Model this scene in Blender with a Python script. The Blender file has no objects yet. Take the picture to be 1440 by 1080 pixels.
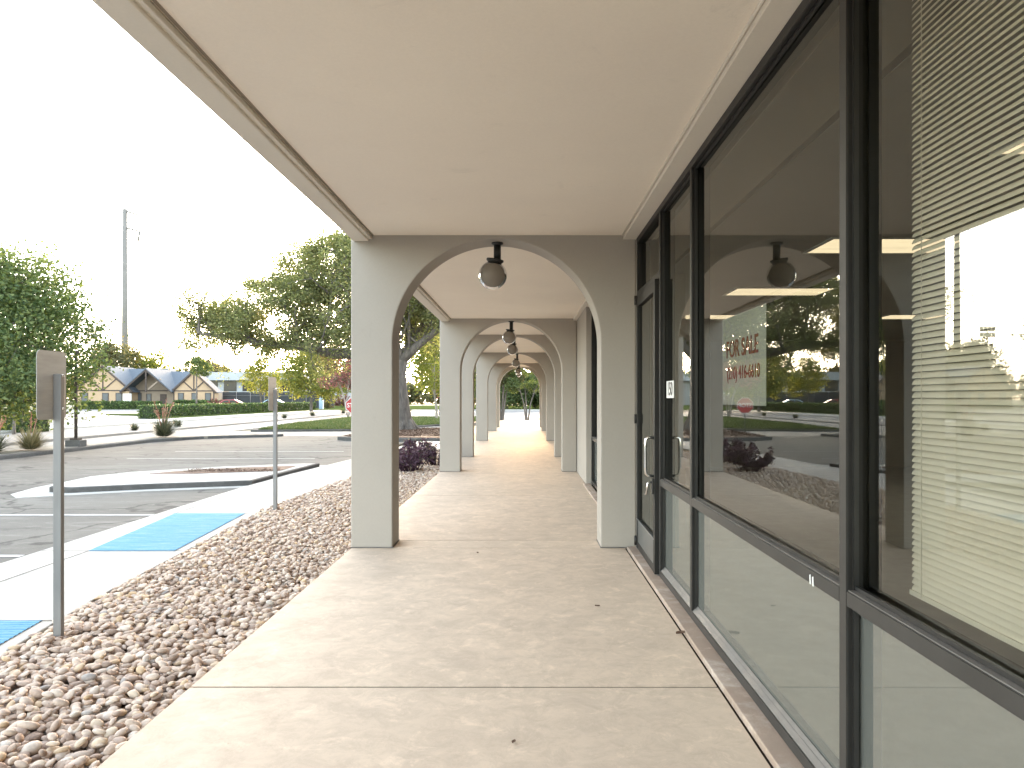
import bpy, bmesh, math, random
import numpy as np
from mathutils import Vector, Matrix
R = math.radians
random.seed(7)
rng = np.random.default_rng(11)
sc = bpy.context.scene
COL = sc.collection

# ------------------------------------------------------------------ materials
def new_mat(name):
    m = bpy.data.materials.new(name); m.use_nodes = True
    nt = m.node_tree; nt.nodes.clear()
    out = nt.nodes.new('ShaderNodeOutputMaterial')
    return m, nt, out
def N(nt, t, **kw):
    n = nt.nodes.new(t)
    for k, v in kw.items():
        if k in n.inputs: n.inputs[k].default_value = v
        else: setattr(n, k, v)
    return n
def coords(nt, scale=(1, 1, 1)):
    tc = N(nt, 'ShaderNodeNewGeometry')
    mp = N(nt, 'ShaderNodeMapping'); mp.inputs['Scale'].default_value = scale
    nt.links.new(tc.outputs['Position'], mp.inputs['Vector'])
    return mp.outputs['Vector']
def ramp(nt, fac, stops):
    r = N(nt, 'ShaderNodeValToRGB'); e = r.color_ramp.elements
    while len(e) < len(stops): e.new(0.5)
    for el, (p, c) in zip(e, stops):
        el.position = p; el.color = (*c, 1)
    nt.links.new(fac, r.inputs['Fac'])
    return r.outputs['Color']
def noise(nt, vec, scale, detail=6, rough=0.6, dist=0.0):
    n = N(nt, 'ShaderNodeTexNoise'); n.inputs['Scale'].default_value = scale
    n.inputs['Detail'].default_value = detail; n.inputs['Roughness'].default_value = rough
    n.inputs['Distortion'].default_value = dist
    nt.links.new(vec, n.inputs['Vector'])
    return n.outputs['Fac']
def mixc(nt, fac, a, b, mode='MIX'):
    m = N(nt, 'ShaderNodeMix', data_type='RGBA', blend_type=mode)
    if isinstance(fac, (int, float)): m.inputs[0].default_value = fac
    else: nt.links.new(fac, m.inputs[0])
    for i, v in ((6, a), (7, b)):
        if isinstance(v, tuple): m.inputs[i].default_value = (*v, 1)
        else: nt.links.new(v, m.inputs[i])
    return m.outputs[2]
def bump(nt, fac, strength=0.3, dist=0.01):
    b = N(nt, 'ShaderNodeBump'); b.inputs['Strength'].default_value = strength
    b.inputs['Distance'].default_value = dist
    nt.links.new(fac, b.inputs['Height'])
    return b.outputs['Normal']
def principled(nt, out, col, rough=0.6, normal=None, metal=0.0, spec=0.5, **kw):
    p = N(nt, 'ShaderNodeBsdfPrincipled')
    if isinstance(col, tuple): p.inputs['Base Color'].default_value = (*col, 1)
    else: nt.links.new(col, p.inputs['Base Color'])
    if isinstance(rough, (int, float)): p.inputs['Roughness'].default_value = rough
    else: nt.links.new(rough, p.inputs['Roughness'])
    p.inputs['Metallic'].default_value = metal
    p.inputs['Specular IOR Level'].default_value = spec
    for k, v in kw.items(): p.inputs[k].default_value = v
    if normal is not None: nt.links.new(normal, p.inputs['Normal'])
    nt.links.new(p.outputs[0], out.inputs['Surface'])
    return p
def simple(name, a, b=None, scale=8.0, rough=0.6, metal=0.0, bs=0.15, bd=0.004, bscale=None, spec=0.5, vscale=(1, 1, 1)):
    m, nt, out = new_mat(name)
    b = b or tuple(x * 0.8 for x in a)
    v = coords(nt, vscale)
    f = noise(nt, v, scale, 5, 0.6)
    c = ramp(nt, f, [(0.3, b), (0.7, a)])
    nb = bump(nt, noise(nt, v, bscale or scale * 6, 3, 0.6), bs, bd) if bs else None
    principled(nt, out, c, rough, nb, metal, spec)
    return m

def stucco(name, a, b, bs=0.25):
    m, nt, out = new_mat(name)
    v = coords(nt)
    big = noise(nt, v, 0.8, 4, 0.55)
    fine = noise(nt, v, 60, 4, 0.7)
    c1 = ramp(nt, big, [(0.3, b), (0.7, a)])
    c = mixc(nt, 0.10, c1, ramp(nt, fine, [(0.3, tuple(x * .6 for x in a)), (0.7, a)]))
    sc1 = ramp(nt, noise(nt, coords(nt, (1, 1, .45)), 3.5, 10, 0.75, 0.8), [(0.60, (0, 0, 0)), (0.74, (1, 1, 1))])
    c = mixc(nt, mixc(nt, 0.30, (0., 0., 0.), sc1), c, tuple(x * .68 for x in b))
    pk = ramp(nt, noise(nt, v, 18, 6, 0.8), [(0.70, (0, 0, 0)), (0.74, (1, 1, 1))])
    c = mixc(nt, mixc(nt, 0.35, (0., 0., 0.), pk), c, tuple(x * .5 for x in b))
    h = noise(nt, v, 120, 3, 0.7)
    principled(nt, out, c, 0.8, bump(nt, h, bs, 0.004), spec=0.25)
    return m

def concrete(name, a, b, stain, joints=False, smear=0.5, rough=0.75, streak=(1, 1, 1), spec=0.3, cloud=0.22):
    m, nt, out = new_mat(name)
    v = coords(nt, streak); v1 = coords(nt)
    big = noise(nt, v, 0.7, 8, 0.62, 0.4)
    mid = noise(nt, v, 3.2, 8, 0.7, 0.6)
    spots = noise(nt, v1, 26, 6, 0.75)
    grit = noise(nt, v1, 160, 3, 0.8)
    c = ramp(nt, big, [(0.32, b), (0.66, a)])
    st = ramp(nt, mid, [(0.48, (0, 0, 0)), (0.78, (1, 1, 1))])
    c = mixc(nt, mixc(nt, smear, (0., 0., 0.), st), c, stain)
    pale = ramp(nt, noise(nt, v1, 5.5, 9, 0.72, 0.8), [(0.54, (0, 0, 0)), (0.62, (1, 1, 1))])
    c = mixc(nt, mixc(nt, 0.45, (0., 0., 0.), pale), c, tuple(min(1, x * 1.22) for x in a))
    cl = ramp(nt, noise(nt, v1, 7.0, 12, 0.82, 0.6), [(0.44, (0, 0, 0)), (0.60, (1, 1, 1))])
    c = mixc(nt, mixc(nt, cloud, (0., 0., 0.), cl), c, tuple(x * .66 for x in a))
    sp = ramp(nt, spots, [(0.645, (0, 0, 0)), (0.70, (1, 1, 1))])
    c = mixc(nt, mixc(nt, 0.42, (0., 0., 0.), sp), c, tuple(x * 0.45 for x in a))
    c = mixc(nt, 0.12, c, ramp(nt, grit, [(0.3, tuple(x * .5 for x in a)), (0.7, a)]))
    rr = ramp(nt, mid, [(0.3, (rough - .15,) * 3), (0.7, (rough + .1,) * 3)])
    principled(nt, out, c, rr, bump(nt, mixc(nt, 0.5, spots, grit), 0.18, 0.004), spec=spec)
    return m

def asphalt_mat(name, a, b, crackc, streak=(1, 1, 1)):
    m, nt, out = new_mat(name)
    v = coords(nt); vs = coords(nt, streak)
    big = noise(nt, vs, 0.35, 8, 0.65, 0.8)
    grit = noise(nt, v, 70, 4, 0.8)
    c = ramp(nt, big, [(0.3, b), (0.7, a)])
    dark = ramp(nt, noise(nt, vs, 1.5, 10, 0.74, 1.2), [(0.56, (0, 0, 0)), (0.70, (1, 1, 1))])
    c = mixc(nt, mixc(nt, 0.7, (0., 0., 0.), dark), c, tuple(x * 0.42 for x in b))
    pale = ramp(nt, noise(nt, vs, 2.6, 10, 0.74, 1.2), [(0.52, (0, 0, 0)), (0.68, (1, 1, 1))])
    c = mixc(nt, mixc(nt, 0.6, (0., 0., 0.), pale), c, tuple(x * 1.8 for x in a))
    vo = N(nt, 'ShaderNodeTexVoronoi', feature='DISTANCE_TO_EDGE'); vo.inputs['Scale'].default_value = 0.33
    wv = N(nt, 'ShaderNodeVectorMath', operation='ADD')
    nn = N(nt, 'ShaderNodeTexNoise'); nn.inputs['Scale'].default_value = 0.9; nn.inputs['Detail'].default_value = 6
    nt.links.new(v, nn.inputs['Vector'])
    sc_ = N(nt, 'ShaderNodeVectorMath', operation='SCALE'); sc_.inputs['Scale'].default_value = 2.4
    nt.links.new(nn.outputs['Color'], sc_.inputs[0])
    nt.links.new(v, wv.inputs[0]); nt.links.new(sc_.outputs[0], wv.inputs[1])
    nt.links.new(wv.outputs[0], vo.inputs['Vector'])
    cr = ramp(nt, vo.outputs['Distance'], [(0.006, (1, 1, 1)), (0.022, (0, 0, 0))])
    c = mixc(nt, mixc(nt, 0.75, (0., 0., 0.), cr), c, crackc)
    c = mixc(nt, 0.25, c, ramp(nt, grit, [(0.3, tuple(x * .4 for x in a)), (0.75, tuple(min(1, x * 1.5) for x in a))]))
    principled(nt, out, c, 0.85, bump(nt, grit, 0.4, 0.006), spec=0.05)
    return m

def island_mat(name, stops, rough=0.7, translucent=0.0, bs=0.0, tcol=None, spec=0.3):
    """colour differs per leaf / stone"""
    m, nt, out = new_mat(name)
    g = N(nt, 'ShaderNodeNewGeometry')
    c = ramp(nt, g.outputs['Random Per Island'], stops)
    nrm = None
    if bs:
        v = coords(nt)
        n1 = noise(nt, v, 45, 4, 0.7)
        c = mixc(nt, 0.25, c, ramp(nt, n1, [(0.3, (0.10, 0.075, 0.06)), (0.7, (0.62, 0.55, 0.47))]))
        nrm = bump(nt, noise(nt, v, 160, 3, 0.7), bs, 0.003)
    p = principled(nt, out, c, rough, nrm, spec=spec)
    if translucent:
        t = N(nt, 'ShaderNodeBsdfTranslucent')
        if tcol: nt.links.new(mixc(nt, 1.0, c, tcol, 'MULTIPLY'), t.inputs['Color'])
        else: nt.links.new(c, t.inputs['Color'])
        mx = N(nt, 'ShaderNodeMixShader'); mx.inputs[0].default_value = translucent
        nt.links.new(p.outputs[0], mx.inputs[1]); nt.links.new(t.outputs[0], mx.inputs[2])
        nt.links.new(mx.outputs[0], out.inputs['Surface'])
    return m

def glass_mat(name, tint, ior=1.9, film=None):
    m, nt, out = new_mat(name)
    tr = N(nt, 'ShaderNodeBsdfTransparent'); tr.inputs['Color'].default_value = (*tint, 1)
    gl = N(nt, 'ShaderNodeBsdfGlossy'); gl.inputs['Roughness'].default_value = 0.0
    gl.inputs['Color'].default_value = (0.93, 0.95, 0.92, 1)
    fr = N(nt, 'ShaderNodeFresnel'); fr.inputs['IOR'].default_value = ior
    mx = N(nt, 'ShaderNodeMixShader')
    nt.links.new(fr.outputs[0], mx.inputs[0])
    nt.links.new(tr.outputs[0], mx.inputs[1]); nt.links.new(gl.outputs[0], mx.inputs[2])
    last = mx.outputs[0]
    if film:
        v = coords(nt, (1, 1, 1))
        f = noise(nt, v, 38, 8, 0.75, 0.3)
        k = ramp(nt, f, [(0.40, (film * .85,) * 3), (0.66, (film * 1.1,) * 3), (0.74, (film * 2.2,) * 3)])
        d = N(nt, 'ShaderNodeBsdfDiffuse'); d.inputs['Color'].default_value = (0.62, 0.64, 0.58, 1)
        m2 = N(nt, 'ShaderNodeMixShader')
        nt.links.new(k, m2.inputs[0]); nt.links.new(last, m2.inputs[1]); nt.links.new(d.outputs[0], m2.inputs[2])
        last = m2.outputs[0]
    nt.links.new(last, out.inputs['Surface'])
    return m

def globe_mat(name):
    m, nt, out = new_mat(name)
    lw = N(nt, 'ShaderNodeLayerWeight'); lw.inputs['Blend'].default_value = 0.35
    tcol = ramp(nt, lw.outputs['Facing'], [(0.0, (0.60, 0.54, 0.48)), (0.55, (0.36, 0.32, 0.28)), (1.0, (0.03, 0.027, 0.024))])
    tr = N(nt, 'ShaderNodeBsdfTransparent'); nt.links.new(tcol, tr.inputs['Color'])
    df = N(nt, 'ShaderNodeBsdfDiffuse'); df.inputs['Color'].default_value = (0.27, 0.235, 0.20, 1)
    m1 = N(nt, 'ShaderNodeMixShader'); m1.inputs[0].default_value = 0.72
    nt.links.new(tr.outputs[0], m1.inputs[1]); nt.links.new(df.outputs[0], m1.inputs[2])
    gl = N(nt, 'ShaderNodeBsdfGlossy'); gl.inputs['Roughness'].default_value = 0.08
    fr = N(nt, 'ShaderNodeFresnel'); fr.inputs['IOR'].default_value = 1.18
    m2 = N(nt, 'ShaderNodeMixShader')
    nt.links.new(fr.outputs[0], m2.inputs[0]); nt.links.new(m1.outputs[0], m2.inputs[1]); nt.links.new(gl.outputs[0], m2.inputs[2])
    nt.links.new(m2.outputs[0], out.inputs['Surface'])
    return m

def emit_mat(name, col, s):
    m, nt, out = new_mat(name)
    v = coords(nt)
    f = noise(nt, coords(nt, (1, 6, 1)), 2.0, 2)
    c = ramp(nt, f, [(0.3, tuple(x * .75 for x in col)), (0.7, col)])
    e = N(nt, 'ShaderNodeEmission'); e.inputs['Strength'].default_value = s
    nt.links.new(c, e.inputs['Color']); nt.links.new(e.outputs[0], out.inputs['Surface'])
    return m

M = {}
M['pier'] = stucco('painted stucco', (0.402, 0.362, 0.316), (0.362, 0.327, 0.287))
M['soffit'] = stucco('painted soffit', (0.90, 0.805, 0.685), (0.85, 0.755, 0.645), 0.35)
M['trim'] = stucco('painted trim', (0.72, 0.655, 0.56), (0.66, 0.60, 0.515), 0.1)
M['walk'] = concrete('walkway concrete', (0.68, 0.54, 0.415), (0.555, 0.445, 0.345), (0.365, 0.295, 0.24), smear=0.55, cloud=0.55, spec=.12)
M['pave'] = concrete('pavement concrete', (0.44, 0.42, 0.385), (0.36, 0.345, 0.32), (0.26, 0.25, 0.235), smear=0.45, spec=.08)
M['joint'] = simple('joint filler', (0.035, 0.026, 0.02), (0.02, 0.015, 0.012), 12, 0.9, spec=.05)
M['sill'] = concrete('stone sill', (0.48, 0.37, 0.29), (0.27, 0.195, 0.155), (0.72, 0.66, 0.60), smear=0.9, cloud=.6)
M['housewin'] = simple('house window', (0.085, 0.095, 0.105), (0.06, 0.068, 0.075), 1, 0.25, bs=0)
M['farlot'] = concrete('far lot concrete', (0.23, 0.225, 0.22), (0.19, 0.185, 0.18), (0.13, 0.13, 0.13), smear=0.5, spec=.05)
M['asphalt'] = asphalt_mat('weathered asphalt', (0.165, 0.155, 0.139), (0.108, 0.102, 0.093), (0.036, 0.034, 0.031), (.35, 1, 1))
M['road'] = concrete('street concrete', (0.255, 0.245, 0.23), (0.21, 0.20, 0.19), (0.14, 0.135, 0.13), smear=0.5, streak=(1.2, .2, 1), spec=.05)
M['kerb'] = concrete('weathered shaded kerb', (0.115, 0.11, 0.105), (0.07, 0.068, 0.065), (0.20, 0.19, 0.18), smear=0.5, spec=.05)  # dark tone holds the shade of the side faces on top of weathering
M['groove'] = simple('groove paint', (0.30, 0.255, 0.205), (0.26, 0.22, 0.18), 6, 0.8)
M['paint'] = simple('white road paint', (0.55, 0.55, 0.53), (0.36, 0.355, 0.34), 9, 0.8, spec=.05)
M['soil'] = concrete('planting soil', (0.16, 0.115, 0.08), (0.10, 0.07, 0.05), (0.22, 0.17, 0.12), smear=0.6)
M['mulch'] = concrete('mulch', (0.17, 0.105, 0.078), (0.11, 0.07, 0.052), (0.25, 0.18, 0.14), smear=0.6, spec=.05)
M['decomposed'] = concrete('pale gravel strip', (0.30, 0.27, 0.23), (0.22, 0.20, 0.175), (0.16, 0.145, 0.13), smear=0.6, spec=.05)
M['terrain'] = concrete('terrain', (0.10, 0.11, 0.05), (0.075, 0.08, 0.04), (0.13, 0.11, 0.07), smear=0.5)
M['turf'] = concrete('turf', (0.080, 0.105, 0.034), (0.058, 0.080, 0.025), (0.11, 0.12, 0.05), smear=0.5, spec=.0)
M['bronze'] = simple('bronze anodised frame', (0.021, 0.0195, 0.018), (0.015, 0.014, 0.013), 5, 0.5, 0.0, 0.05, spec=0.25)
M['ledge'] = concrete('dusty frame ledge', (0.17, 0.155, 0.14), (0.10, 0.092, 0.085), (0.26, 0.25, 0.245), smear=0.5, rough=.6)
M['bronze_lit'] = simple('lit bronze face', (0.042, 0.039, 0.036), (0.030, 0.028, 0.026), 5, 0.5, 0.0, 0.05, spec=0.3)  # lighter copy of the frame bronze, light on outer faces put in the colour
M['doorpanel'] = simple('door kick panel', (0.13, 0.13, 0.125), (0.10, 0.10, 0.097), 3, 0.4, 0.2, 0.05)
M['chrome'] = simple('polished handle', (0.85, 0.84, 0.82), (0.75, 0.74, 0.72), 5, 0.12, 1.0, 0.0)
M['black'] = simple('black metal', (0.02, 0.019, 0.018), (0.014, 0.013, 0.012), 8, 0.45)
M['glass'] = glass_mat('window glass', (0.82, 0.805, 0.75), 1.64)
M['glasslow'] = glass_mat('dusty brightened window glass', (0.74, 0.75, 0.69), 2.7, 0.15)  # pale diffuse film stands in for bright floor reflection, plus dust specks
M['globe'] = globe_mat('smoked globe')
M['galv'] = simple('galvanised steel', (0.215, 0.207, 0.20), (0.155, 0.15, 0.146), 10, 0.5, 0.2, 0.12, 0.002, 90, vscale=(1, 1, .15))
M['signback'] = simple('sign back aluminium', (0.40, 0.39, 0.365), (0.31, 0.30, 0.28), 4, 0.5, 0.0, 0.05, vscale=(1, 1, 6))
M['blind'] = simple('blind slat', (0.82, 0.77, 0.655), (0.78, 0.73, 0.61), 2, 0.5, 0.0, 0)
M['room'] = simple('interior wall', (0.42, 0.40, 0.36), (0.38, 0.36, 0.33), 1, 0.8)
M['carpet'] = simple('interior floor', (0.44, 0.43, 0.39), (0.38, 0.37, 0.34), 6, 0.9, bs=0.3)
M['roomdark'] = simple('taupe bulkhead', (0.12, 0.105, 0.085), (0.10, 0.09, 0.073), 1, 0.8)
M['lamp'] = emit_mat('troffer lens', (1.0, 0.84, 0.55), 0.10)
M['paper'] = simple('sign paper', (0.46, 0.47, 0.44), (0.41, 0.42, 0.39), 2, 0.6, bs=0)
M['red'] = simple('red lettering', (0.25, 0.028, 0.024), (0.21, 0.024, 0.02), 4, 0.5, bs=0)
M['white'] = simple('white paint', (0.80, 0.80, 0.78), (0.74, 0.74, 0.72), 6, 0.5)
M['ink'] = simple('black ink', (0.015, 0.015, 0.015), (0.01, 0.01, 0.01), 6, 0.5, bs=0)
M['bark'] = simple('oak bark', (0.17, 0.145, 0.125), (0.07, 0.06, 0.052), 9, 0.95, 0, 0.9, 0.04, 14, vscale=(1, 1, .25))
M['barkpale'] = simple('smooth pale bark', (0.34, 0.30, 0.26), (0.20, 0.17, 0.145), 6, 0.8, 0, 0.3, 0.01, 20, vscale=(1, 1, .3))
M['oakleaf'] = island_mat('oak leaves', [(0.0, (0.115, 0.135, 0.062)), (0.5, (0.20, 0.22, 0.105)), (0.85, (0.30, 0.30, 0.15)), (1.0, (0.40, 0.35, 0.18))], 0.7, 0.48, tcol=(1.45, 1.4, 0.75), spec=.15)
M['darkleaf'] = island_mat('dark green leaves', [(0.0, (0.055, 0.085, 0.038)), (0.5, (0.10, 0.135, 0.06)), (1.0, (0.18, 0.21, 0.09))], 0.6, 0.36, tcol=(1.4, 1.4, 0.6), spec=.15)
M['limeleaf'] = island_mat('yellow green leaves', [(0.0, (0.10, 0.125, 0.035)), (0.5, (0.17, 0.195, 0.055)), (1.0, (0.28, 0.27, 0.09))], 0.6, 0.45, tcol=(1.5, 1.4, 0.55), spec=.15)
M['oliveleaf'] = island_mat('olive leaves', [(0.0, (0.06, 0.07, 0.035)), (0.5, (0.10, 0.105, 0.05)), (1.0, (0.17, 0.15, 0.075))], 0.6, 0.35, tcol=(1.5, 1.3, 0.6))
M['myrtleleaf'] = island_mat('crepe myrtle leaves', [(0.0, (0.07, 0.085, 0.04)), (0.45, (0.16, 0.10, 0.07)), (0.75, (0.30, 0.09, 0.09)), (1.0, (0.42, 0.16, 0.17))], 0.6, 0.35)
M['redbloom'] = island_mat('red blossom', [(0.0, (0.07, 0.09, 0.04)), (0.5, (0.20, 0.06, 0.06)), (1.0, (0.32, 0.14, 0.14))], 0.6, 0.3)
M['hedgeleaf'] = island_mat('boxed hedge leaves', [(0.0, (0.040, 0.075, 0.020)), (0.5, (0.075, 0.12, 0.030)), (1.0, (0.15, 0.19, 0.06))], 0.5, 0.25)
M['hedgecore'] = simple('hedge twigs', (0.035, 0.05, 0.018), (0.022, 0.03, 0.012), 9, 0.9)
M['purple'] = island_mat('purple leaves', [(0.0, (0.040, 0.022, 0.034)), (0.5, (0.08, 0.042, 0.062)), (0.85, (0.13, 0.075, 0.10)), (1.0, (0.08, 0.095, 0.05))], 0.55, 0.2, spec=.2)
M['yucca'] = island_mat('strap leaves', [(0.0, (0.065, 0.075, 0.045)), (0.6, (0.11, 0.125, 0.07)), (1.0, (0.22, 0.19, 0.11))], 0.5, 0.15)
M['tangrass'] = island_mat('tan grass', [(0.0, (0.13, 0.12, 0.06)), (0.6, (0.22, 0.20, 0.10)), (1.0, (0.36, 0.29, 0.16))], 0.6, 0.2)
M['stalk'] = island_mat('flower stalk', [(0.0, (0.30, 0.10, 0.07)), (1.0, (0.45, 0.25, 0.17))], 0.6)
M['blade'] = island_mat('grass blades', [(0.0, (0.055, 0.085, 0.022)), (0.6, (0.09, 0.125, 0.036)), (1.0, (0.17, 0.17, 0.07))], 0.6, 0.3)
M['pebble'] = island_mat('river pebbles', [(0.0, (0.19, 0.12, 0.085)), (0.10, (0.37, 0.25, 0.185)), (0.3, (0.54, 0.405, 0.315)), (0.52, (0.61, 0.485, 0.39)), (0.68, (0.44, 0.315, 0.25)), (0.80, (0.67, 0.56, 0.465)), (0.92, (0.55, 0.37, 0.20)), (0.97, (0.70, 0.63, 0.55)), (1.0, (0.25, 0.22, 0.21))], 0.65, 0, 0.25, spec=.15)
M['chip'] = island_mat('bark chips', [(0.0, (0.07, 0.042, 0.03)), (0.5, (0.15, 0.095, 0.068)), (1.0, (0.25, 0.18, 0.14))], 0.9, spec=.05)
M['timber'] = simple('dark timber', (0.075, 0.055, 0.045), (0.05, 0.037, 0.03), 4, 0.8)
M['plaster'] = simple('peach plaster', (0.42, 0.295, 0.185), (0.37, 0.26, 0.165), 1.2, 0.85)
M['plastershade'] = simple('shaded plaster', (0.25, 0.195, 0.145), (0.21, 0.165, 0.125), 1.2, 0.85)  # darker copy of the plaster, shade of the set-back walls in the colour
M['shingle'] = simple('blue grey shingles', (0.105, 0.125, 0.15), (0.075, 0.09, 0.11), 3, 0.85, vscale=(1, 1, 5))
M['farwhite'] = simple('pale cladding', (0.36, 0.375, 0.39), (0.31, 0.325, 0.34), 0.5, 0.7)
M['darkglass'] = simple('dark window glass', (0.025, 0.028, 0.030), (0.018, 0.02, 0.022), 1, 0.15, bs=0)
M['mesh'] = simple('dark fence screen', (0.045, 0.047, 0.05), (0.03, 0.032, 0.034), 1, 0.9)
M['carred'] = simple('red car paint', (0.42, 0.05, 0.05), (0.38, 0.045, 0.045), 2, 0.25, bs=0)
M['carblue'] = simple('pale blue car paint', (0.32, 0.48, 0.58), (0.29, 0.44, 0.54), 2, 0.25, bs=0)
M['tyre'] = simple('tyre rubber', (0.02, 0.02, 0.02), None, 9, 0.9)
M['bluepaint'] = simple('pale blue paint', (0.40, 0.52, 0.66), (0.34, 0.45, 0.58), 3, 0.6)
M['orange'] = simple('orange paint', (0.70, 0.22, 0.05), (0.60, 0.18, 0.04), 3, 0.6)
M['steelpole'] = simple('grey steel pole', (0.20, 0.185, 0.17), (0.17, 0.158, 0.145), 0.6, 0.7, 0.0, spec=.1)
M['stopred'] = simple('stop sign red', (0.45, 0.03, 0.03), (0.40, 0.025, 0.025), 6, 0.4, bs=0)
M['roof'] = simple('roof membrane', (0.30, 0.28, 0.26), (0.25, 0.23, 0.21), 2, 0.9)

def blue_mat():
    m, nt, out = new_mat('worn blue paint')
    v = coords(nt); vs = coords(nt, (.8, 14, 1))
    n1 = noise(nt, vs, 3.0, 8, 0.75, 0.2); n2 = noise(nt, v, 40, 4, 0.7)
    c = ramp(nt, n1, [(0.30, (0.085, 0.225, 0.36)), (0.52, (0.15, 0.31, 0.43)), (0.70, (0.30, 0.41, 0.46))])
    c = mixc(nt, 0.2, c, ramp(nt, n2, [(0.35, (0.035, 0.11, 0.20)), (0.65, (0.11, 0.28, 0.42))]))
    principled(nt, out, c, 0.7, bump(nt, n2, 0.2, 0.003), spec=.05)
    return m
M['blue'] = blue_mat()

# ------------------------------------------------------------------ mesh helpers
def link(o, parent=None):
    COL.objects.link(o)
    if parent is not None: o.parent = parent
    return o
def wloc(o):
    p = Vector((0, 0, 0))
    while o is not None: p += o.location; o = o.parent
    return p
class MB:
    """collects shapes in world coordinates, builds ONE mesh object"""
    def __init__(s): s.v = []; s.f = []; s.smooth = []; s.mi = []; s.cur = 0
    def add(s, vs, fs, smooth=False):
        b = len(s.v); s.v += [tuple(v) for v in vs]
        for f in fs: s.f.append([i + b for i in f]); s.smooth.append(smooth); s.mi.append(s.cur)
        return s
    def box(s, a, b):
        x0, y0, z0 = a; x1, y1, z1 = b
        s.add([(x0, y0, z0), (x1, y0, z0), (x1, y1, z0), (x0, y1, z0), (x0, y0, z1), (x1, y0, z1), (x1, y1, z1), (x0, y1, z1)],
              [(0, 3, 2, 1), (4, 5, 6, 7), (0, 1, 5, 4), (1, 2, 6, 5), (2, 3, 7, 6), (3, 0, 4, 7)]); return s
    def prism(s, pts, z0, z1):
        n = len(pts)
        vs = [(x, y, z0) for x, y in pts] + [(x, y, z1) for x, y in pts]
        s.add(vs, [list(range(n))[::-1], list(range(n, 2 * n))] + [(i, (i + 1) % n, n + (i + 1) % n, n + i) for i in range(n)]); return s
    def prism_y(s, pts, y0, y1):
        """pts in (x,z), extruded along y"""
        n = len(pts)
        vs = [(x, y0, z) for x, z in pts] + [(x, y1, z) for x, z in pts]
        s.add(vs, [list(range(n)), list(range(n, 2 * n))[::-1]] + [(i, n + i, n + (i + 1) % n, (i + 1) % n) for i in range(n)]); return s
    def prism_x(s, pts, x0, x1):
        n = len(pts)
        vs = [(x0, y, z) for y, z in pts] + [(x1, y, z) for y, z in pts]
        s.add(vs, [list(range(n))[::-1], list(range(n, 2 * n))] + [(i, (i + 1) % n, n + (i + 1) % n, n + i) for i in range(n)]); return s
    def tube(s, pts, rad, seg=10, cap=True, smooth=True):
        pts = [Vector(p) for p in pts]
        if not hasattr(rad, '__len__'): rad = [rad] * len(pts)
        vs = []; up = None
        for i, p in enumerate(pts):
            t = (pts[min(i + 1, len(pts) - 1)] - pts[max(i - 1, 0)]).normalized()
            if up is None:
                a = Vector((0, 0, 1)) if abs(t.z) < .9 else Vector((1, 0, 0))
                up = t.cross(a).normalized()
            u = (up - t * up.dot(t)).normalized(); up = u; w = t.cross(u)
            for k in range(seg):
                th = 2 * math.pi * k / seg
                vs.append(p + (u * math.cos(th) + w * math.sin(th)) * rad[i])
        fs = []
        for i in range(len(pts) - 1):
            for k in range(seg):
                k2 = (k + 1) % seg
                fs.append((i * seg + k, i * seg + k2, (i + 1) * seg + k2, (i + 1) * seg + k))
        s.add(vs, fs, smooth)
        if cap:
            n = len(vs); b = len(s.v) - n
            s.f.append([b + k for k in range(seg)][::-1]); s.smooth.append(False); s.mi.append(s.cur)
            s.f.append([b + n - seg + k for k in range(seg)]); s.smooth.append(False); s.mi.append(s.cur)
        return s
    def lathe(s, c, prof, seg=32, axis=None):
        """prof: (r, h) along axis from c"""
        ax = Vector(axis or (0, 0, 1)).normalized()
        q = Vector((0, 0, 1)).rotation_difference(ax)
        vs = []; c = Vector(c)
        for r, h in prof:
            for k in range(seg):
                th = 2 * math.pi * k / seg
                vs.append(c + q @ Vector((r * math.cos(th), r * math.sin(th), h)))
        fs = []
        for i in range(len(prof) - 1):
            for k in range(seg):
                k2 = (k + 1) % seg
                fs.append((i * seg + k, i * seg + k2, (i + 1) * seg + k2, (i + 1) * seg + k))
        s.add(vs, fs, True); return s
    def build(s, name, mat, parent=None, loc=None, bev=0.0, kind=None):
        base = Vector(loc) if loc is not None else Vector((0, 0, 0))
        off = base + (wloc(parent) if parent is not None else Vector((0, 0, 0)))
        me = bpy.data.meshes.new(name)
        me.from_pydata([Vector(v) - off for v in s.v], [], s.f)
        me.polygons.foreach_set('use_smooth', s.smooth)
        mats = mat if isinstance(mat, (list, tuple)) else [mat]
        for m_ in mats: me.materials.append(m_)
        if len(mats) > 1: me.polygons.foreach_set('material_index', s.mi)
        me.update()
        o = bpy.data.objects.new(name, me); o.location = base
        link(o, parent)
        if bev:
            b = o.modifiers.new('edge', 'BEVEL'); b.width = bev; b.segments = 2
            b.limit_method = 'ANGLE'; b.angle_limit = R(35)
        if kind: o['kind'] = kind
        return o
def tag(o, label, cat, group=None, kind=None):
    o['label'] = label; o['category'] = cat
    if group: o['group'] = group
    if kind: o['kind'] = kind
    return o
def empty(name, loc, label, cat, group=None):
    o = bpy.data.objects.new(name, None); o.location = loc; o.empty_display_size = .2
    link(o); return tag(o, label, cat, group)
def part_empty(name, loc, parent):
    o = bpy.data.objects.new(name, None); o.location = Vector(loc) - wloc(parent)
    return link(o, parent)
def copy_tree(o, parent=None):
    c = o.copy(); COL.objects.link(c)
    if parent is not None: c.parent = parent
    for ch in list(o.children): copy_tree(ch, c)
    return c

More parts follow.
